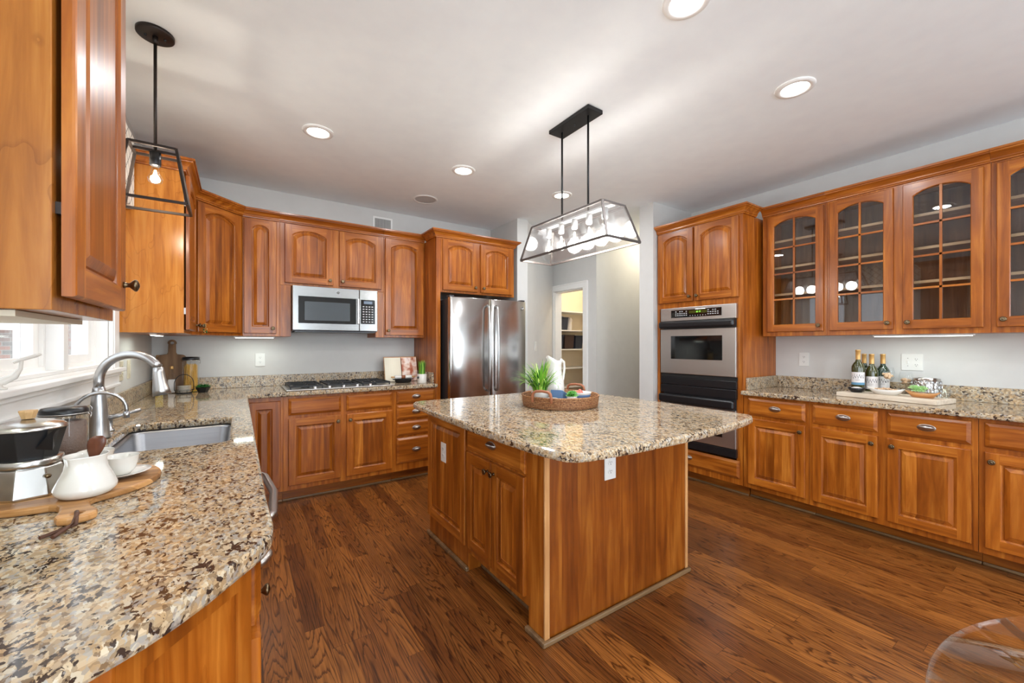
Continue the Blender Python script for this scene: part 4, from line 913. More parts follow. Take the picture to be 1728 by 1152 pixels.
MB().lathe([(.0, .2075), (.012, .2075), (.013, .212), (.017, .226), (.017, .230), (0, .231)], 8, smooth=False).obj('lid_knob', 'boardlight', t)
o = MB().tube([(.060, 0, .165), (.095, 0, .172), (.118, 0, .160), (.122, 0, .10), (.118, 0, .07)], [.008, .010, .011, .010, .008], 12).obj('handle', 'blackp', t); o.rotation_euler = (0, 0, 2.5)
MB().lathe([(0, 0), (.006, 0), (.006, .008), (.004, .010), (0, .011)], 12, (.066*math.cos(-1.2), .066*math.sin(-1.2), .055), rot=Matrix.Rotation(-1.2, 3, 'Z') @ Matrix.Rotation(PI/2, 3, 'Y')).obj('safety_valve', 'bronze', t)
# creamer
t = thing('creamer', 'white ceramic creamer jug with pinched spout holding a wooden spoon', 'jug', (-.309, 1.410, ZB), -2.0)
prof = [(.0, 0), (.048, 0), (.060, .004), (.070, .014), (.0705, .022), (.060, .042), (.049, .062), (.046, .078), (.049, .090), (.051, .093), (.048, .092), (.043, .078), (.044, .06), (.05, .035), (.05, .01), (0, .008)]
def lip(a, z):
    d = abs((a+PI) % (2*PI)-PI); return 1+(.22*max(0, 1-d/.40)*max(0, min(1, (z-.05)/.04)))
MB().lathe([(r*.80, z*1.06) for r, z in prof], 56, fn=lip).obj('jug_body', 'china', t)
t = thing('wooden_spoon', 'dark wooden spoon handle standing in the creamer', 'spoon', (-.309, 1.418, ZB+.012), -.2)
m = MB(); lo = []
for z, w_, d_ in ((0, .010, .004), (.04, .007, .003), (.075, .008, .003), (.092, .015, .0035), (.108, .0185, .004), (.120, .017, .004), (.128, .009, .003)):
    lo.append([(w_*math.cos(a)+z*.16, d_*math.sin(a), z) for a in [2*PI*k/16 for k in range(16)]])
m.loft(lo, smooth=True).obj('spoon_handle', 'walnut', t)
def cup_saucer(label, x, y, rz):
    s_ = thing('saucer', label[1], 'saucer', (x, y, ZB), 0)
    MB().lathe([(0, 0), (.025, 0), (.028, .003), (.050, .008), (.064, .013), (.065, .0145), (.050, .0105), (.028, .006), (0, .006)], 40).obj('saucer_body', 'china', s_)
    c = thing('espresso_cup', label[0], 'cup', (x, y, ZB+.0065), rz)
    MB().lathe([(0, 0), (.020, 0), (.022, .002), (.030, .012), (.036, .030), (.039, .050), (.0395, .051), (.0375, .050), (.034, .030), (.028, .014), (0, .006)], 40).obj('cup_body', 'china', c)
    MB().tube([(.036, 0, .042), (.050, 0, .044), (.057, 0, .034), (.050, 0, .020), (.033, 0, .016)], .0035, 10).obj('handle', 'china', c)
cup_saucer(('white espresso cup nearest the camera, beside the creamer', 'white saucer under the front espresso cup'), -.272, 1.552, 1.2)
cup_saucer(('white espresso cup at the back of the round board behind the other cup', 'white saucer under the back espresso cup'), -.345, 1.668, 1.4)
# coffee jar
def clip_jar(name, label, cat, loc, r, h, fill, fillh, lid='blackp'):
    t = thing(name, label, cat, loc)
    MB().lathe([(0, 0), (r*.94, 0), (r, .006), (r, h*.82), (r*.93, h*.88), (r*.93, h*.92)], 40).obj('glass_jar', 'clear', t)
    m = MB(); m.lathe([(0, .004), (r*.93, .004), (r*.93, fillh), (r*.6, fillh+.004), (0, fillh+.006)], 32); m.obj('contents', fill, t)
    MB().lathe([(0, h), (r*.92, h-.002), (r*1.02, h-.010), (r*1.03, h-.018), (r*1.02, h-.024), (0, h-.024)], 40).obj('lid', lid, t)
    MB().lathe([(r*.96, h*.885), (r*1.04, h*.89), (r*1.04, h*.905), (r*.96, h*.91)], 40, caps=False).obj('wire_band', 'chrome', t)
    m = MB(); m.tube([(r*1.03, -.012, h*.90), (r*1.10, -.010, h*.86), (r*1.08, 0, h*.80), (r*1.10, .010, h*.86), (r*1.03, .012, h*.90)], .0016, 6).tube([(r*1.04, .012, h*.88), (r*1.12, .012, h*.95), (r*1.02, .012, h*.99)], .0016, 6); m.obj('clasp', 'chrome', t)
    return t
clip_jar('coffee_jar', 'glass clip jar of coffee beans with black lid behind the moka pot', 'jar', (-.440, 1.790, ZT), .052, .195, 'coffee', .150)
# corner group
def board_shape(w, h, r, hw, hh): 
    P = [(-w/2+r, 0), (w/2-r, 0), (w/2, r), (w/2, h-r*1.6)]
    for k in range(1, 7): a = PI/2*k/6; P.append((w/2-r*1.6+r*1.6*math.cos(a)-.0, h-r*1.6+r*1.6*math.sin(a)))
    P += [(hw*1.1, h+.004), (hw*.85, h+.02), (hw*.8, h+hh*.7)]
    for k in range(0, 9): a = PI*k/8; P.append((hw*math.cos(a), h+hh-hw+hw*math.sin(a)))
    P += [(-hw*.8, h+hh*.7), (-hw*.85, h+.02), (-hw*1.1, h+.004)]
    for k in range(0, 6): a = PI/2+PI/2*k/6; P.append((-w/2+r*1.6+r*1.6*math.cos(a), h-r*1.6+r*1.6*math.sin(a)))
    P += [(-w/2, h-r*1.6), (-w/2, r)]
    return P
def lean_board(name, label, loc, rz, tilt, P, th, mat, holep=None):
    o = slab(name, P, [[(holep[0]+.012*math.cos(a), holep[1]+.012*math.sin(a)) for a in [-2*PI*k/16 for k in range(16)]]] if holep else [], 0, th, .003, mat)
    o.location = loc; o.rotation_euler = (PI/2+tilt, 0, rz); return tag(o, label, 'cutting board')
P1 = board_shape(.185, .30, .02, .030, .125)
lean_board('cutting_board', 'weathered brown wooden cutting board with round-ended handle leaning in the counter corner', (-.448, 4.296, ZT+.002), .05, -.13, P1, .016, 'boardold', (0, .30+.098))
o = MB().box(-.06, .06, 0, .014, 0, .30).obj('cutting_board', 'boardlight', None, bevel=.006); o.location = (-.497, 4.338, ZT+.001); o.rotation_euler = (-.10, 0, 0)
tag(o, 'plain pale rectangular wooden board leaning in the corner left of the brown one', 'cutting board')
t = clip_jar('pasta_jar', 'tall glass clip jar filled with dry spaghetti in the counter corner', 'jar', (-.322, 4.235, ZT), .056, .285, 'oil', .005)
random.seed(5); m = MB()
for k in range(95):
    a = random.random()*2*PI; rr = .047*math.sqrt(random.random()); a2 = a+random.uniform(-.5, .5); r2 = .047*math.sqrt(random.random())
    m.tube([(rr*math.cos(a), rr*math.sin(a), .008), (r2*math.cos(a2), r2*math.sin(a2), .20+random.random()*.03)], .0016, 5, caps=False)
[c for c in t.children if c.name.startswith('contents')][0].name = 'jar_floor'
tag(m.obj('spaghetti', 'pasta', t), kind='stuff')
def oil_bottle(label, loc, col='oil', h=.20, s_=1.0):
    t = thing('oil_bottle', label, 'bottle', loc)
    q = .026*s_
    sq = lambda r, z: [(r*sx, r*sy, z) for sx, sy in ((-1, -1), (1, -1), (1, 1), (-1, 1))]
    MB().loft([sq(q, 0), sq(q, h*.62), sq(q*.8, h*.68), sq(q*.36, h*.74), sq(q*.36, h*.88)]).obj('glass_body', 'clear', t, bevel=.004, seg=3)
    MB().loft([sq(q*.9, .004), sq(q*.9, h*.5)]).obj('oil', col, t, bevel=.003)
    MB().lathe([(0, h*.885), (.011, h*.885), (.012, h*.90), (.012, h*.97), (.009, h), (0, h)], 20).obj('cap', 'foil', t)
    return t
oil_bottle('square bottle of golden oil in the corner behind the faucet head', (-.515, 4.215, ZT), 'oil', .21)
oil_bottle('slimmer oil bottle with brass cap in front of the brown cutting board', (-.437, 4.180, ZT), 'label', .215, .9)
# wire basket with small plates
t = thing('wire_plate_caddy', 'small black wire caddy with arched handle in front of the pasta jar', 'caddy', (-.352, 4.085, ZT))
m = MB()
ring = lambda r, z, n=28: [(r*math.cos(2*PI*k/n), r*math.sin(2*PI*k/n), z) for k in range(n+1)]
m.tube(ring(.050, .006), .0018, 6).tube(ring(.060, .028), .0018, 6)
for k in range(8): a = 2*PI*(k+.5)/8; m.tube([(.050*math.cos(a), .050*math.sin(a), .002), (.060*math.cos(a), .060*math.sin(a), .028)], .0016, 6)
m.obj('wire_frame', 'black', t)
MB().tube([(-.060, 0, .028)]+[(.060*math.cos(a), 0, .075+.075*math.sin(a)) for a in [PI-PI*k/16 for k in range(17)]]+[(.060, 0, .028)], .0025, 8).obj('handle', 'black', t)
MB().box(-.045, .045, -.02, .02, 0, .0045).obj('caddy_base', 'black', t)
pl0 = None
for k in range(6):
    if pl0 is None:
        pl0 = MB().lathe([(0, 0), (.028, 0), (.046, .006), (.047, .0075), (.028, .0035), (0, .003)], 32).obj('small_plate', 'china'); o = pl0
    else: o = pl0.copy(); S.collection.objects.link(o)
    o.location = (-.352, 4.085, ZT+.0078+k*.0092); tag(o, 'small white plate stacked in the black wire caddy', 'plate', 'small white plates in the wire caddy')
# succulent in black faceted pot
def rosette(m, c, r, n_layers=4, n0=9, h=.02, tilt0=.3, mi=0, sharp=1.0):
    for L_i in range(n_layers):
        f = 1-L_i/n_layers*.65; n = max(4, int(n0-L_i)); 
        for k in range(n):
            a = 2*PI*(k+.5*(L_i % 2))/n; el = tilt0+L_i*.30; w_ = r*f*.30; ln = r*f
            d = Vector((math.cos(a)*math.cos(el), math.sin(a)*math.cos(el), math.sin(el))); sd = Vector((-math.sin(a), math.cos(a), 0)); up = d.cross(sd)*-1
            b = Vector(c); q = [b, b+d*ln*.55+sd*w_+up*.002, b+d*ln, b+d*ln*.55-sd*w_+up*.002, b+d*ln*.5-up*.006*r/.04]
            m.add(q, [(0, 1, 4), (1, 2, 4), (2, 3, 4), (3, 0, 4), (0, 1, 2), (0, 2, 3)], mi)
def pot_plant(label, loc):
    t = thing('potted_succulent', label, 'plant', loc)
    hexa = lambda r, z: [(r*math.cos(PI/3*k), r*math.sin(PI/3*k), z) for k in range(6)]
    MB().loft([hexa(.030, 0), hexa(.050, .042), hexa(.046, .042), hexa(.042, .034)]).obj('pot', 'blackp', t)
    m = MB(); rosette(m, (0, 0, .036), .062, 4, 8, tilt0=.25); m.obj('leaves', 'grass3', t); return t
pot_plant('dark green leafy plant in a low black faceted bowl left of the wall outlet', (-.235, 4.105, ZT))

# ---- right of the cooktop
t = thing('cookbook', 'open recipe book with a food photo page standing behind the cooktop', 'book', (1.425, 4.17, ZT+.004), -.05); t.scale = (1.02, 1, 1.08)
def page_mesh(sx):
    m = MB(); n = 8; lo = []
    for k in range(n+1):
        u = k/n; x = sx*(.004+.162*u); y = -.020*math.sin(PI*u)*.9+.012*u
        lo.append([(x, y-.004, .0), (x, y-.004+.065, .225), (x, y+.008+.065, .225), (x, y+.008, .0)])
    return m.loft(lo)
page_mesh(-1).obj('left_pages', 'page', t); o = page_mesh(1).obj('right_pages', pattern('food_photo', lambda N, K, P, o: (lambda n: (K.new(o, n.inputs['Vector']), n.inputs['Scale'].__setattr__('default_value', 14), K.new(ramp(N, K, n.outputs['Fac'], [(.35, L((176, 92, 60))), (.48, L((224, 190, 170))), (.58, L((240, 226, 216))), (.7, L((206, 160, 148)))]).outputs[0], P.inputs['Base Color'])))(N.new('ShaderNodeTexNoise'))), t)
MB().loft([[(-.170, .02, -.001), (-.170, .088, .232), (-.170, .092, .232), (-.170, .024, -.001)], [(.170, .02, -.001), (.170, .088, .232), (.170, .092, .232), (.170, .024, -.001)]]).obj('cover', 'tan', t)
t = thing('black_dish', 'shallow black dish right of the cooktop in front of the recipe book', 'dish', (1.395, 4.055, ZT), -.25)
MB().lathe([(0, 0), (.065, 0), (.078, .004), (.084, .034), (.086, .036), (.078, .036), (.073, .010), (0, .008)], 40).obj('dish_body', 'iron', t)
for sx in (-1, 1): MB().tube([(sx*.082, -.02, .030), (sx*.100, -.012, .034), (sx*.100, .012, .034), (sx*.082, .02, .030)], .004, 8).obj('handle', 'iron', t)
t = thing('rolling_pin', 'white and brown rolling pin lying across the black dish', 'rolling pin', (1.395, 4.055, ZT+.0552), -.12)
rx = Matrix.Rotation(PI/2, 3, 'Y')
MB().lathe([(0, -.085), (.017, -.085), (.018, -.08), (.018, -.022), (.017, -.020), (0, -.020)], 24, rot=rx).obj('marble_roller', 'china', t); MB().lathe([(0, .020), (.017, .020), (.018, .022), (.018, .08), (.017, .085), (0, .085)], 24, rot=rx).obj('marble_roller', 'china', t)
MB().lathe([(0, -.0195), (.0185, -.0195), (.0185, .0195), (0, .0195)], 24, rot=rx).obj('leather_band', 'terra', t)
for sx in (-1, 1): MB().lathe([(0, 0), (.007, 0), (.009, .02), (.007, .035), (0, .036)], 16, (sx*.0855, 0, 0), rot=Matrix.Rotation(sx*PI/2, 3, 'Y')).obj('grip', 'boardlight', t)
def grass_plant(name, label, loc, potfn, n, r, h, zb, spread, wid=.0035, seedn=1, avoid=None):
    t = thing(name, label, 'plant', loc); potfn(t); random.seed(seedn); m = MB()
    for k in range(n):
        a = random.random()*2*PI; rr = r*math.sqrt(random.random())*.7; ln = h*random.uniform(.7, 1.25)
        th = spread*random.uniform(0, .72); bend = spread*random.uniform(.25, 1.7)
        if avoid is not None and abs((a-avoid+PI) % (2*PI)-PI) < .5: th *= .3; bend *= .35
        p = Vector((rr*math.cos(a), rr*math.sin(a), zb)); d = Vector((math.cos(a), math.sin(a), 0)); sd = Vector((-math.sin(a+random.uniform(-.6, .6)), math.cos(a), 0)).normalized(); q = []; n_s = 7
        for i in range(n_s+1):
            u = i/n_s; w_ = wid*max(0, 1-u)**.5; q += [p+sd*w_, p-sd*w_]; an = th+bend*u*u
            p = p+(d*math.sin(an)+Vector((0, 0, 1))*math.cos(an))*ln/n_s; p.z = max(p.z, zb+.044)
        m.add(q, [(2*i, 2*i+1, 2*i+3, 2*i+2) for i in range(n_s)], random.choice((0, 0, 1, 2)))
    tag(m.obj('grass_blades', ['grass', 'grass2', 'grass3'], t), kind='stuff'); return t
def pot_white(t): MB().lathe([(0, 0), (.044, 0), (.046, .003), (.046, .088), (.045, .090), (.041, .090), (.040, .078), (0, .078)], 36).obj('pot', 'china', t); MB().box(-.058, -.038, -.030, -.004, .045, .068).obj('tag', 'blackp', t, bevel=.008)
grass_plant('potted_grass', 'short green grass in a white pot with black tag right of the cooktop', (1.535, 3.90, ZT), pot_white, 90, .045, .11, .078, .25, .003, 2)

# ================================================================ ISLAND TRAY
TX, TYY = 1.700, 1.975
t = thing('rattan_tray', 'round woven rattan tray with two leather handles on the island', 'tray', (TX, TYY, ZT))
MB().lathe([(0, 0), (.228, 0), (.236, .004), (.240, .03), (.243, .062), (.246, .068), (.243, .074), (.236, .070), (.233, .03), (.225, .010), (0, .010)], 72).obj('woven_tray', 'rattan', t)
for a in (-2.72, .42):
    cx, cy = .243*math.cos(a), .243*math.sin(a); dx, dy = -math.sin(a), math.cos(a); o_ = (math.cos(a)*.008, math.sin(a)*.008)
    MB().tube([(cx+o_[0]+dx*s_, cy+o_[1]+dy*s_, z) for s_, z in ((-.062, .045), (-.062, .075), (-.056, .098), (-.040, .108), (0, .112), (.040, .108), (.056, .098), (.062, .075), (.062, .045))], .0085, 10).obj('handle', 'terra', t)
ZR = ZT+.0104
def pot_round(t): MB().lathe([(0, 0), (.040, 0), (.046, .004), (.056, .075), (.057, .078), (.052, .078), (.048, .066), (0, .066)], 36).obj('pot', 'china', t)
grass_plant('potted_grass', 'bushy bright green grass plant in a white pot on the rattan tray', (1.575, 2.020, ZR), pot_round, 230, .05, .185, .064, 1.38, .0042, 3, .42)
t = thing('pitcher', 'tall white ceramic pitcher with loop handle on the rattan tray', 'pitcher', (1.765, 2.105, ZR), .15); t.scale = (1.1, 1.1, 1.36)
def plip(a, z):
    d = abs((a-PI+PI) % (2*PI)-PI); k = max(0, (z-.13)/.08); return 1+.45*max(0, 1-d/1.3)*k
m = MB(); lo = []
for r, z in [(0, 0), (.038, 0), (.046, .006), (.058, .035), (.060, .06), (.055, .09), (.046, .125), (.041, .155), (.042, .178), (.046, .195), (.044, .195), (.038, .17), (.040, .12), (.05, .06), (.03, .01), (0, .01)]:
    l = []
    for k in range(48):
        a = 2*PI*(k+.5)/48; rr = r*plip(a, z); d = abs((a) % (2*PI)-PI); lift = .028*max(0, 1-d/1.1)*max(0, (z-.15)/.045) if z > .15 else 0
        l.append((rr*math.cos(a), rr*math.sin(a), z+lift))
    lo.append(l)
m.loft(lo, 0, False, False, True).obj('pitcher_body', 'china', t)
MB().tube([(.040, 0, .180), (.062, 0, .196), (.084, 0, .186), (.090, 0, .155), (.082, 0, .115), (.070, 0, .075), (.054, 0, .045)], [.008, .009, .009, .008, .0075, .007, .006], 12).obj('handle', 'china', t)
t = thing('napkin_box', 'slate blue folded napkin holder on the rattan tray in front of the pitcher', 'napkin', (1.665, 1.935, ZR), .5); t.scale = (1, 1, 1.3)
m = MB(); m.loft([[(-.05, -.03, 0), (.05, -.03, 0), (.05, .03, 0), (-.05, .03, 0)], [(-.06, -.04, .075), (.055, -.035, .050), (.055, .035, .050), (-.06, .04, .075)]]).obj('folded_cloth', 'blue', t, bevel=.004)
t = thing('succulent', 'small bright green succulent at the front of the rattan tray', 'plant', (1.680, 1.842, ZR)); t.scale = (1.15, 1.15, 1.75)
MB().lathe([(0, 0), (.022, 0), (.028, .035), (.024, .035), (0, .033)], 20).obj('small_pot', 'china', t); m = MB()
rosette(m, (0, 0, .034), .038, 5, 9, tilt0=.1); rosette(m, (.018, .012, .04), .026, 4, 7, tilt0=.3); rosette(m, (-.018, -.008, .04), .024, 4, 7, tilt0=.3); m.obj('leaves', 'succ', t)
t = thing('patterned_bowl', 'white bowl with blue pattern holding coral shells on the rattan tray', 'bowl', (1.800, 1.900, ZR)); t.scale = (1, 1, 1.35)
MB().lathe([(0, 0), (.035, 0), (.038, .004), (.060, .030), (.072, .052), (.073, .055), (.068, .052), (.05, .02), (0, .010)], 40).obj('bowl_body', 'china', t)
MB().lathe([(.0610, .030), (.0690, .045), (.0695, .0445), (.0616, .0295)], 40).obj('blue_band', 'blue', t)
m = MB(); random.seed(8)
for k in range(9): a = random.random()*6.3; r_ = random.random()*.035; m.lathe([(0, -.010), (.010, -.006), (.013, 0), (.009, .008), (0, .011)], 10, (r_*math.cos(a), r_*math.sin(a), .045+random.random()*.012))
tag(m.obj('coral_pieces', 'red', t), kind='stuff')
t = thing('small_cup', 'small white patterned cup beside the plant on the rattan tray', 'cup', (1.575, 1.905, ZR))
MB().lathe([(0, 0), (.026, 0), (.030, .004), (.036, .050), (.034, .050), (.026, .006), (0, .006)], 32).obj('cup_body', 'china', t)

# ================================================================ RIGHT COUNTER: WHITEWASHED SLAB, BOTTLES, BOWLS
P_ = [(3.735, 1.172), (3.637, .625), (3.888, .580), (3.986, 1.127)]
cx = sum(p[0] for p in P_)/4; cy = sum(p[1] for p in P_)/4
t = slab('serving_slab', [(x-cx, y-cy) for x, y in [P_[0], P_[1], P_[2], P_[3]]], [], 0, .032, .004, 'whitewash'); t.location = (cx, cy, ZT)
tag(t, 'rectangular whitewashed wooden slab on the right counter', 'serving board')
SLZ = ZT+.0322
def wine(loc, mat, label, lab=True, z=0, s_=1.0, rz=0, band=False):
    t = thing('wine_bottle', label, 'bottle', loc, rz)
    MB().lathe([(0, 0), (.037, 0), (.040, .004), (.040, .175), (.038, .190), (.028, .210), (.0165, .226), (.0145, .240), (.0142, .262)], 36).obj('bottle_glass', mat, t)
    MB().lathe([(.0150, .240), (.0152, .262), (.0152, .305), (.0165, .306), (.0165, .312), (.0150, .313), (0, .313)], 28).obj('foil_cap', 'foil', t)
    if lab:
        def patch(r, z0, z1, a0, a1, mat_, nm, par):
            m = MB(); n = 16; lo = [[(r*math.cos(a0+(a1-a0)*k/n), r*math.sin(a0+(a1-a0)*k/n), z) for k in range(n+1)] for z in (z0, z1)]
            m.loft(lo, 0, False, False, True, closed=False); return m.obj(nm, mat_, par)
        L0 = patch(.0405, .050, .145, PI-1.25, PI+1.25, 'label', 'label', t)
        if band: patch(.0408, .050, .068, PI-1.25, PI+1.25, 'labelblue', 'blue_band', L0)
        random.seed(int(loc[1]*100)); m = MB(); r = .0409
        for k in range(26):
            a = PI-1.0+2.0*k/26; zz = .112+.010*math.sin(k*1.3)+random.uniform(-.003, .003); hgt = random.uniform(.004, .016); q = [(r*math.cos(a), r*math.sin(a), zz-hgt/2), (r*math.cos(a+.05), r*math.sin(a+.05), zz-hgt/2), (r*math.cos(a+.05), r*math.sin(a+.05), zz+hgt/2), (r*math.cos(a), r*math.sin(a), zz+hgt/2)]
            m.add(q, [(0, 1, 2, 3)])
        for zz in (.090, .082): 
            for k in range(9): a = PI-.35+.075*k; m.add([(r*math.cos(a), r*math.sin(a), zz), (r*math.cos(a+.05), r*math.sin(a+.05), zz), (r*math.cos(a+.05), r*math.sin(a+.05), zz+.002), (r*math.cos(a), r*math.sin(a), zz+.002)], [(0, 1, 2, 3)])
        m.obj('label_print', 'ink', L0)
    return t
wine((3.895, 1.088, SLZ), 'bottlegreen', 'leftmost wine bottle of the four, label with white and blue band', band=True, rz=.25)
wine((4.055, 1.095, ZT), 'bottledark', 'unlabelled dark wine bottle behind the two labelled bottles', lab=False)
wine((3.972, 1.028, ZT), 'bottlegreen', 'second labelled olive wine bottle, shortest of the four', rz=.2)
wine((4.062, .985, ZT), 'bottledark', 'green wine bottle furthest right of the four, partly behind wine glasses', rz=.2)
def boat(name, label, cat, loc, rz, rx_, ry_, h, mat, fill=None, fillmat=None, lift=.0):
    t = thing(name, label, cat, loc, rz); m = MB(); n = 40; lo = []
    for f, z, ins in ((0.0, 0, 0), (.55, 0, 0), (.62, .003, 0), (.85, h*.5, 0), (1.0, h, 0), (.97, h, 1), (.80, h*.5, 1), (.5, .008, 1), (0, .008, 1)):
        lo.append([(rx_*f*math.cos(a), ry_*f*math.sin(a), z+(lift*abs(math.cos(a))**3*f if z > .003 else 0)) for a in [2*PI*k/n for k in range(n)]])
    m.loft(lo, 0, False, False, True).obj('bowl_body', mat, t)
    if fill:
        m = MB(); m.loft([[(rx_*f*math.cos(a), ry_*f*math.sin(a), z) for a in [2*PI*k/n for k in range(n)]] for f, z in ((.86, h*.62), (.6, h*.95), (.3, h*1.15), (0, h*1.2))], 0, False, False, True); m.obj(fill, fillmat, t)
    return t
boat('black_bowl', 'small round black bowl in front of the wine bottles', 'bowl', (3.800, 1.070, SLZ), 0, .052, .052, .034, 'blackp', 'pale_dip', 'label')
t = boat('boat_bowl', 'white boat-shaped bowl of nuts in the middle of the slab', 'bowl', (3.795, .905, SLZ), PI/2-.15, .108, .050, .036, 'china', None, None, .012)
m = MB(); random.seed(11)
for k in range(120):
    a = random.random()*6.3; r_ = math.sqrt(random.random()); m.lathe([(0, -.006), (.005, -.003), (.006, .002), (0, .007)], 7, (.085*r_*math.cos(a), .038*r_*math.sin(a), .026+.014*(1-r_)+random.random()*.006))
tag(m.obj('nuts', 'cork', t), kind='stuff')
t = boat('wooden_dish', 'tan wooden boat dish holding a pale green succulent', 'dish', (3.770, .715, SLZ), PI/2-.2, .090, .042, .028, 'tan', None, None, .016)
t = thing('faux_succulent', 'pale green succulent sitting in the tan wooden dish', 'plant', (3.775, .735, SLZ+.022)); t.scale = (1.05, 1.15, 1.5)
m = MB(); rosette(m, (0, 0, .010), .036, 6, 10, tilt0=.15); rosette(m, (0, .016, .018), .034, 6, 10, tilt0=.3); rosette(m, (.006, -.016, .018), .030, 6, 9, tilt0=.3); m.obj('leaves', 'succp', t)
def wineglass(loc, label):
    t = thing('wine_glass', label, 'wine glass', loc)
    MB().lathe([(0, 0), (.034, 0), (.034, .0015), (.006, .004), (.0035, .010), (.0035, .070), (.006, .076), (.028, .090), (.040, .112), (.042, .132), (.038, .165), (.034, .185)], 36).obj('glass_body', 'clear', t)
    m = MB(); random.seed(int(abs(loc[1])*1000))
    for k in range(16):
        a = random.random()*6.3; r_ = .024*math.sqrt(random.random()); rt = Matrix.Rotation(random.random()*3, 3, 'X') @ Matrix.Rotation(random.random()*3, 3, 'Y')
        m.lathe([(0, -.012), (.0085, -.012), (.0085, .012), (0, .012)], 10, (r_*math.cos(a), r_*math.sin(a), .108+random.random()*.026), rot=rt)
    tag(m.obj('corks', 'cork', t), kind='stuff')
wineglass((3.955, .935, SLZ), 'wine glass of corks next to the wine bottles')
wineglass((4.035, .850, ZT), 'wine glass of corks in front of the wide switch plate')
t = thing('honeycomb_bowl', 'large silvered glass bowl with honeycomb facets behind the succulent dish', 'bowl', (3.995, .738, ZT)); t.scale = (.88, .88, 1.18)
m = MB(); m.lathe([(0, 0), (.060, 0), (.072, .01), (.084, .05), (.086, .09), (.080, .125), (.078, .125), (.083, .09), (.080, .05), (.066, .012), (0, .008)], 48)
m.obj('glass_bowl', 'chromehex', t)
m = MB(); k = 0
for row in range(4):
    zz = .030+row*.024; rr = (.079, .085, .0865, .084)[row]
    for c in range(16):
        a = 2*PI*(c+.5*(row % 2))/16; ce = Vector((rr*math.cos(a), rr*math.sin(a), zz)); u = Vector((-math.sin(a), math.cos(a), 0)); n3 = Vector((math.cos(a), math.sin(a), 0))
        hx = [ce+u*.0135*math.cos(PI/6+PI/3*q)+Vector((0, 0, 1))*.0135*math.sin(PI/6+PI/3*q)+n3*.0005 for q in range(6)]; hi = [ce+(p-ce)*.72+n3*.003 for p in hx]; h2 = [ce+(p-ce)*.6-n3*.001 for p in hx]
        m.loft([hx, hi, h2], 0, False, True)
m.obj('honeycomb_facets', 'chrome', t)
t = thing('glass_tumbler', 'small clear tumbler at the far right end of the slab', 'glass', (3.850, .628, SLZ))
MB().lathe([(0, 0), (.026, 0), (.028, .003), (.032, .060), (.0305, .060), (.026, .006), (0, .006)], 28).obj('glass_body', 'clear', t)

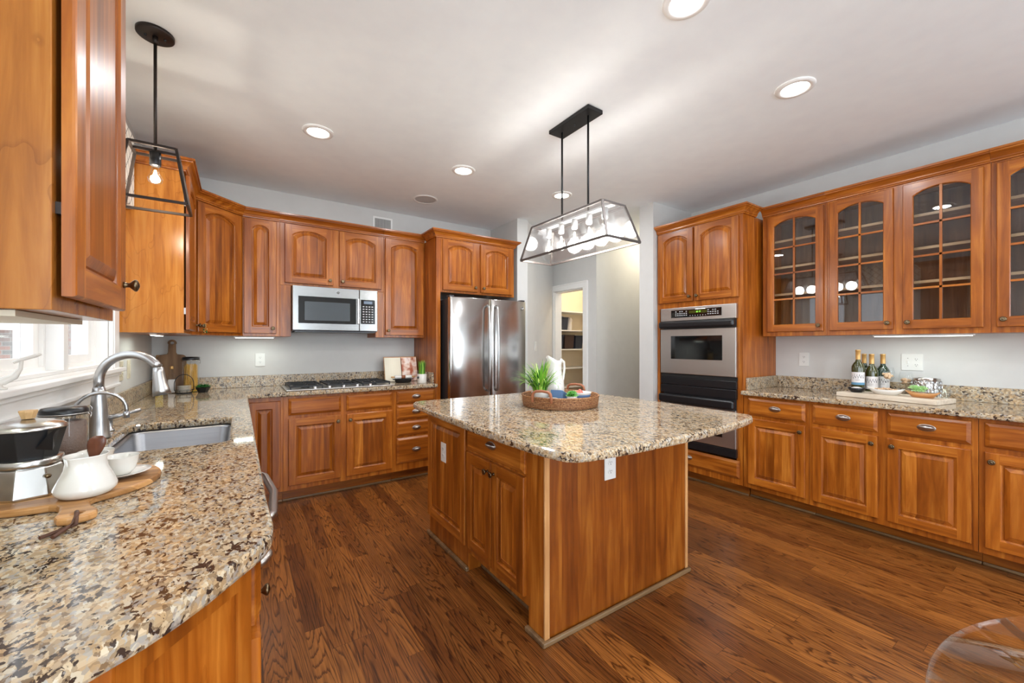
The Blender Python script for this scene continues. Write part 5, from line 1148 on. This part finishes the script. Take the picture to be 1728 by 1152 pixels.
# ================================================================ PANTRY SHELVES AND BASKETS
for i, z in enumerate((.33, .63, .93, 1.23, 1.53, 1.83)):
    o = MB().box(3.881, 5.098, 4.85, 5.199, z-.018, z).obj('pantry_shelf', 'white', None, bevel=.002)
    tag(o, 'white pantry shelf, %s' % ('lowest of the stack', 'second from the floor', 'empty one seen beside the pitcher handle', 'one carrying three dark baskets', 'one carrying the black basket of cloths', 'topmost one with nothing on it')[i], 'shelf')
def basket(label, x, y, z, w, d, h, mat, fill=None):
    t = thing('storage_basket', label, 'basket', (x, y, z))
    q = lambda f, zz: [(-w/2*f, -d/2*f, zz), (w/2*f, -d/2*f, zz), (w/2*f, d/2*f, zz), (-w/2*f, d/2*f, zz)]
    MB().loft([q(.86, 0), q(1, h), q(.95, h), q(.86, .02)]).obj('basket_body', mat, t, bevel=.004)
    m = MB(); m.bar((-w*.5, -d/2, h), (w*.5, -d/2, h), .012).bar((-w*.5, d/2, h), (w*.5, d/2, h), .012).bar((-w*.5, -d/2, h), (-w*.5, d/2, h), .012).bar((w*.5, -d/2, h), (w*.5, d/2, h), .012); m.obj('rim', mat, t)
    if fill:
        m = MB(); random.seed(4)
        for k in range(10):
            r_ = random.uniform(.03, .05); m.lathe([(0, -r_), (r_*.8, -r_*.5), (r_, 0), (r_*.7, r_*.7), (0, r_)], 8, (random.uniform(-w*.3, w*.3), random.uniform(-d*.3, d*.3), h-.02+random.random()*.03))
        m.obj('cloths', fill, t)
    return t
basket('black tapered basket with blue and white cloths on the upper pantry shelf', 4.300, 5.0, 1.5305, .17, .22, .20, 'basketnavy', 'cloth')
o = MB().lathe([(0, 0), (.03, 0), (.045, .04), (.04, .12), (.055, .17), (.03, .21), (0, .22)], 16).obj('paper_bag', 'label', None, loc=(4.50, 5.0, 1.5305)); tag(o, 'pale crumpled paper bag beside the black basket in the pantry', 'bag')
basket('navy basket at the left of the middle pantry shelf', 4.205, 5.0, 1.2305, .15, .24, .21, 'basketnavy')
basket('brown woven basket in the centre of the middle pantry shelf', 4.405, 5.0, 1.2305, .20, .24, .22, 'basketdark')
basket('black basket at the right of the middle pantry shelf', 4.615, 5.0, 1.2305, .17, .24, .21, 'basketnavy')

# ================================================================ GLASS TABLE (bottom right corner) AND TASSEL
t = thing('glass_table', 'round clear glass table top at the bottom right corner of the picture', 'table', (1.03, -.399, 0))
MB().lathe([(0, .740), (.575, .740), (.580, .743), (.581, .748), (.578, .752), (0, .752)], 128).obj('table_top', 'tableglass', t)
MB().lathe([(0, 0), (.22, 0), (.22, .012), (.05, .03), (.035, .06), (.03, .70), (.10, .735), (.10, .7395), (0, .7395)], 40).obj('pedestal', 'chrome', t)
ca, sa = math.cos(fa), math.sin(fa)
kx, ky = -.281+(.030+.028)*ca+.052*sa, 3.785+(.030+.028)*sa-.052*ca
t = thing('tassel_charm', 'green and gold tassel charm hanging from the corner cabinet knob', 'charm', (kx, ky, 1.372+.023+.045+.012))
MB().tube([(.0, .0, .004), (.004, -.003, -.02), (0, 0, -.035)], .0018, 6).tube([(-.010, 0, .0), (0, -.002, .004), (.010, 0, 0)], .002, 6).obj('cord', 'foil', t)
m = MB(); random.seed(2)
for k in range(14): a = random.random()*6.3; m.lathe([(0, -.006), (.005, 0), (0, .006)], 8, (.010*math.cos(a), .008*math.sin(a), -.035-.028*random.random()), mi=k % 3)
m.obj('berries_and_leaves', ['grass3', 'foil', 'grass3'], t)
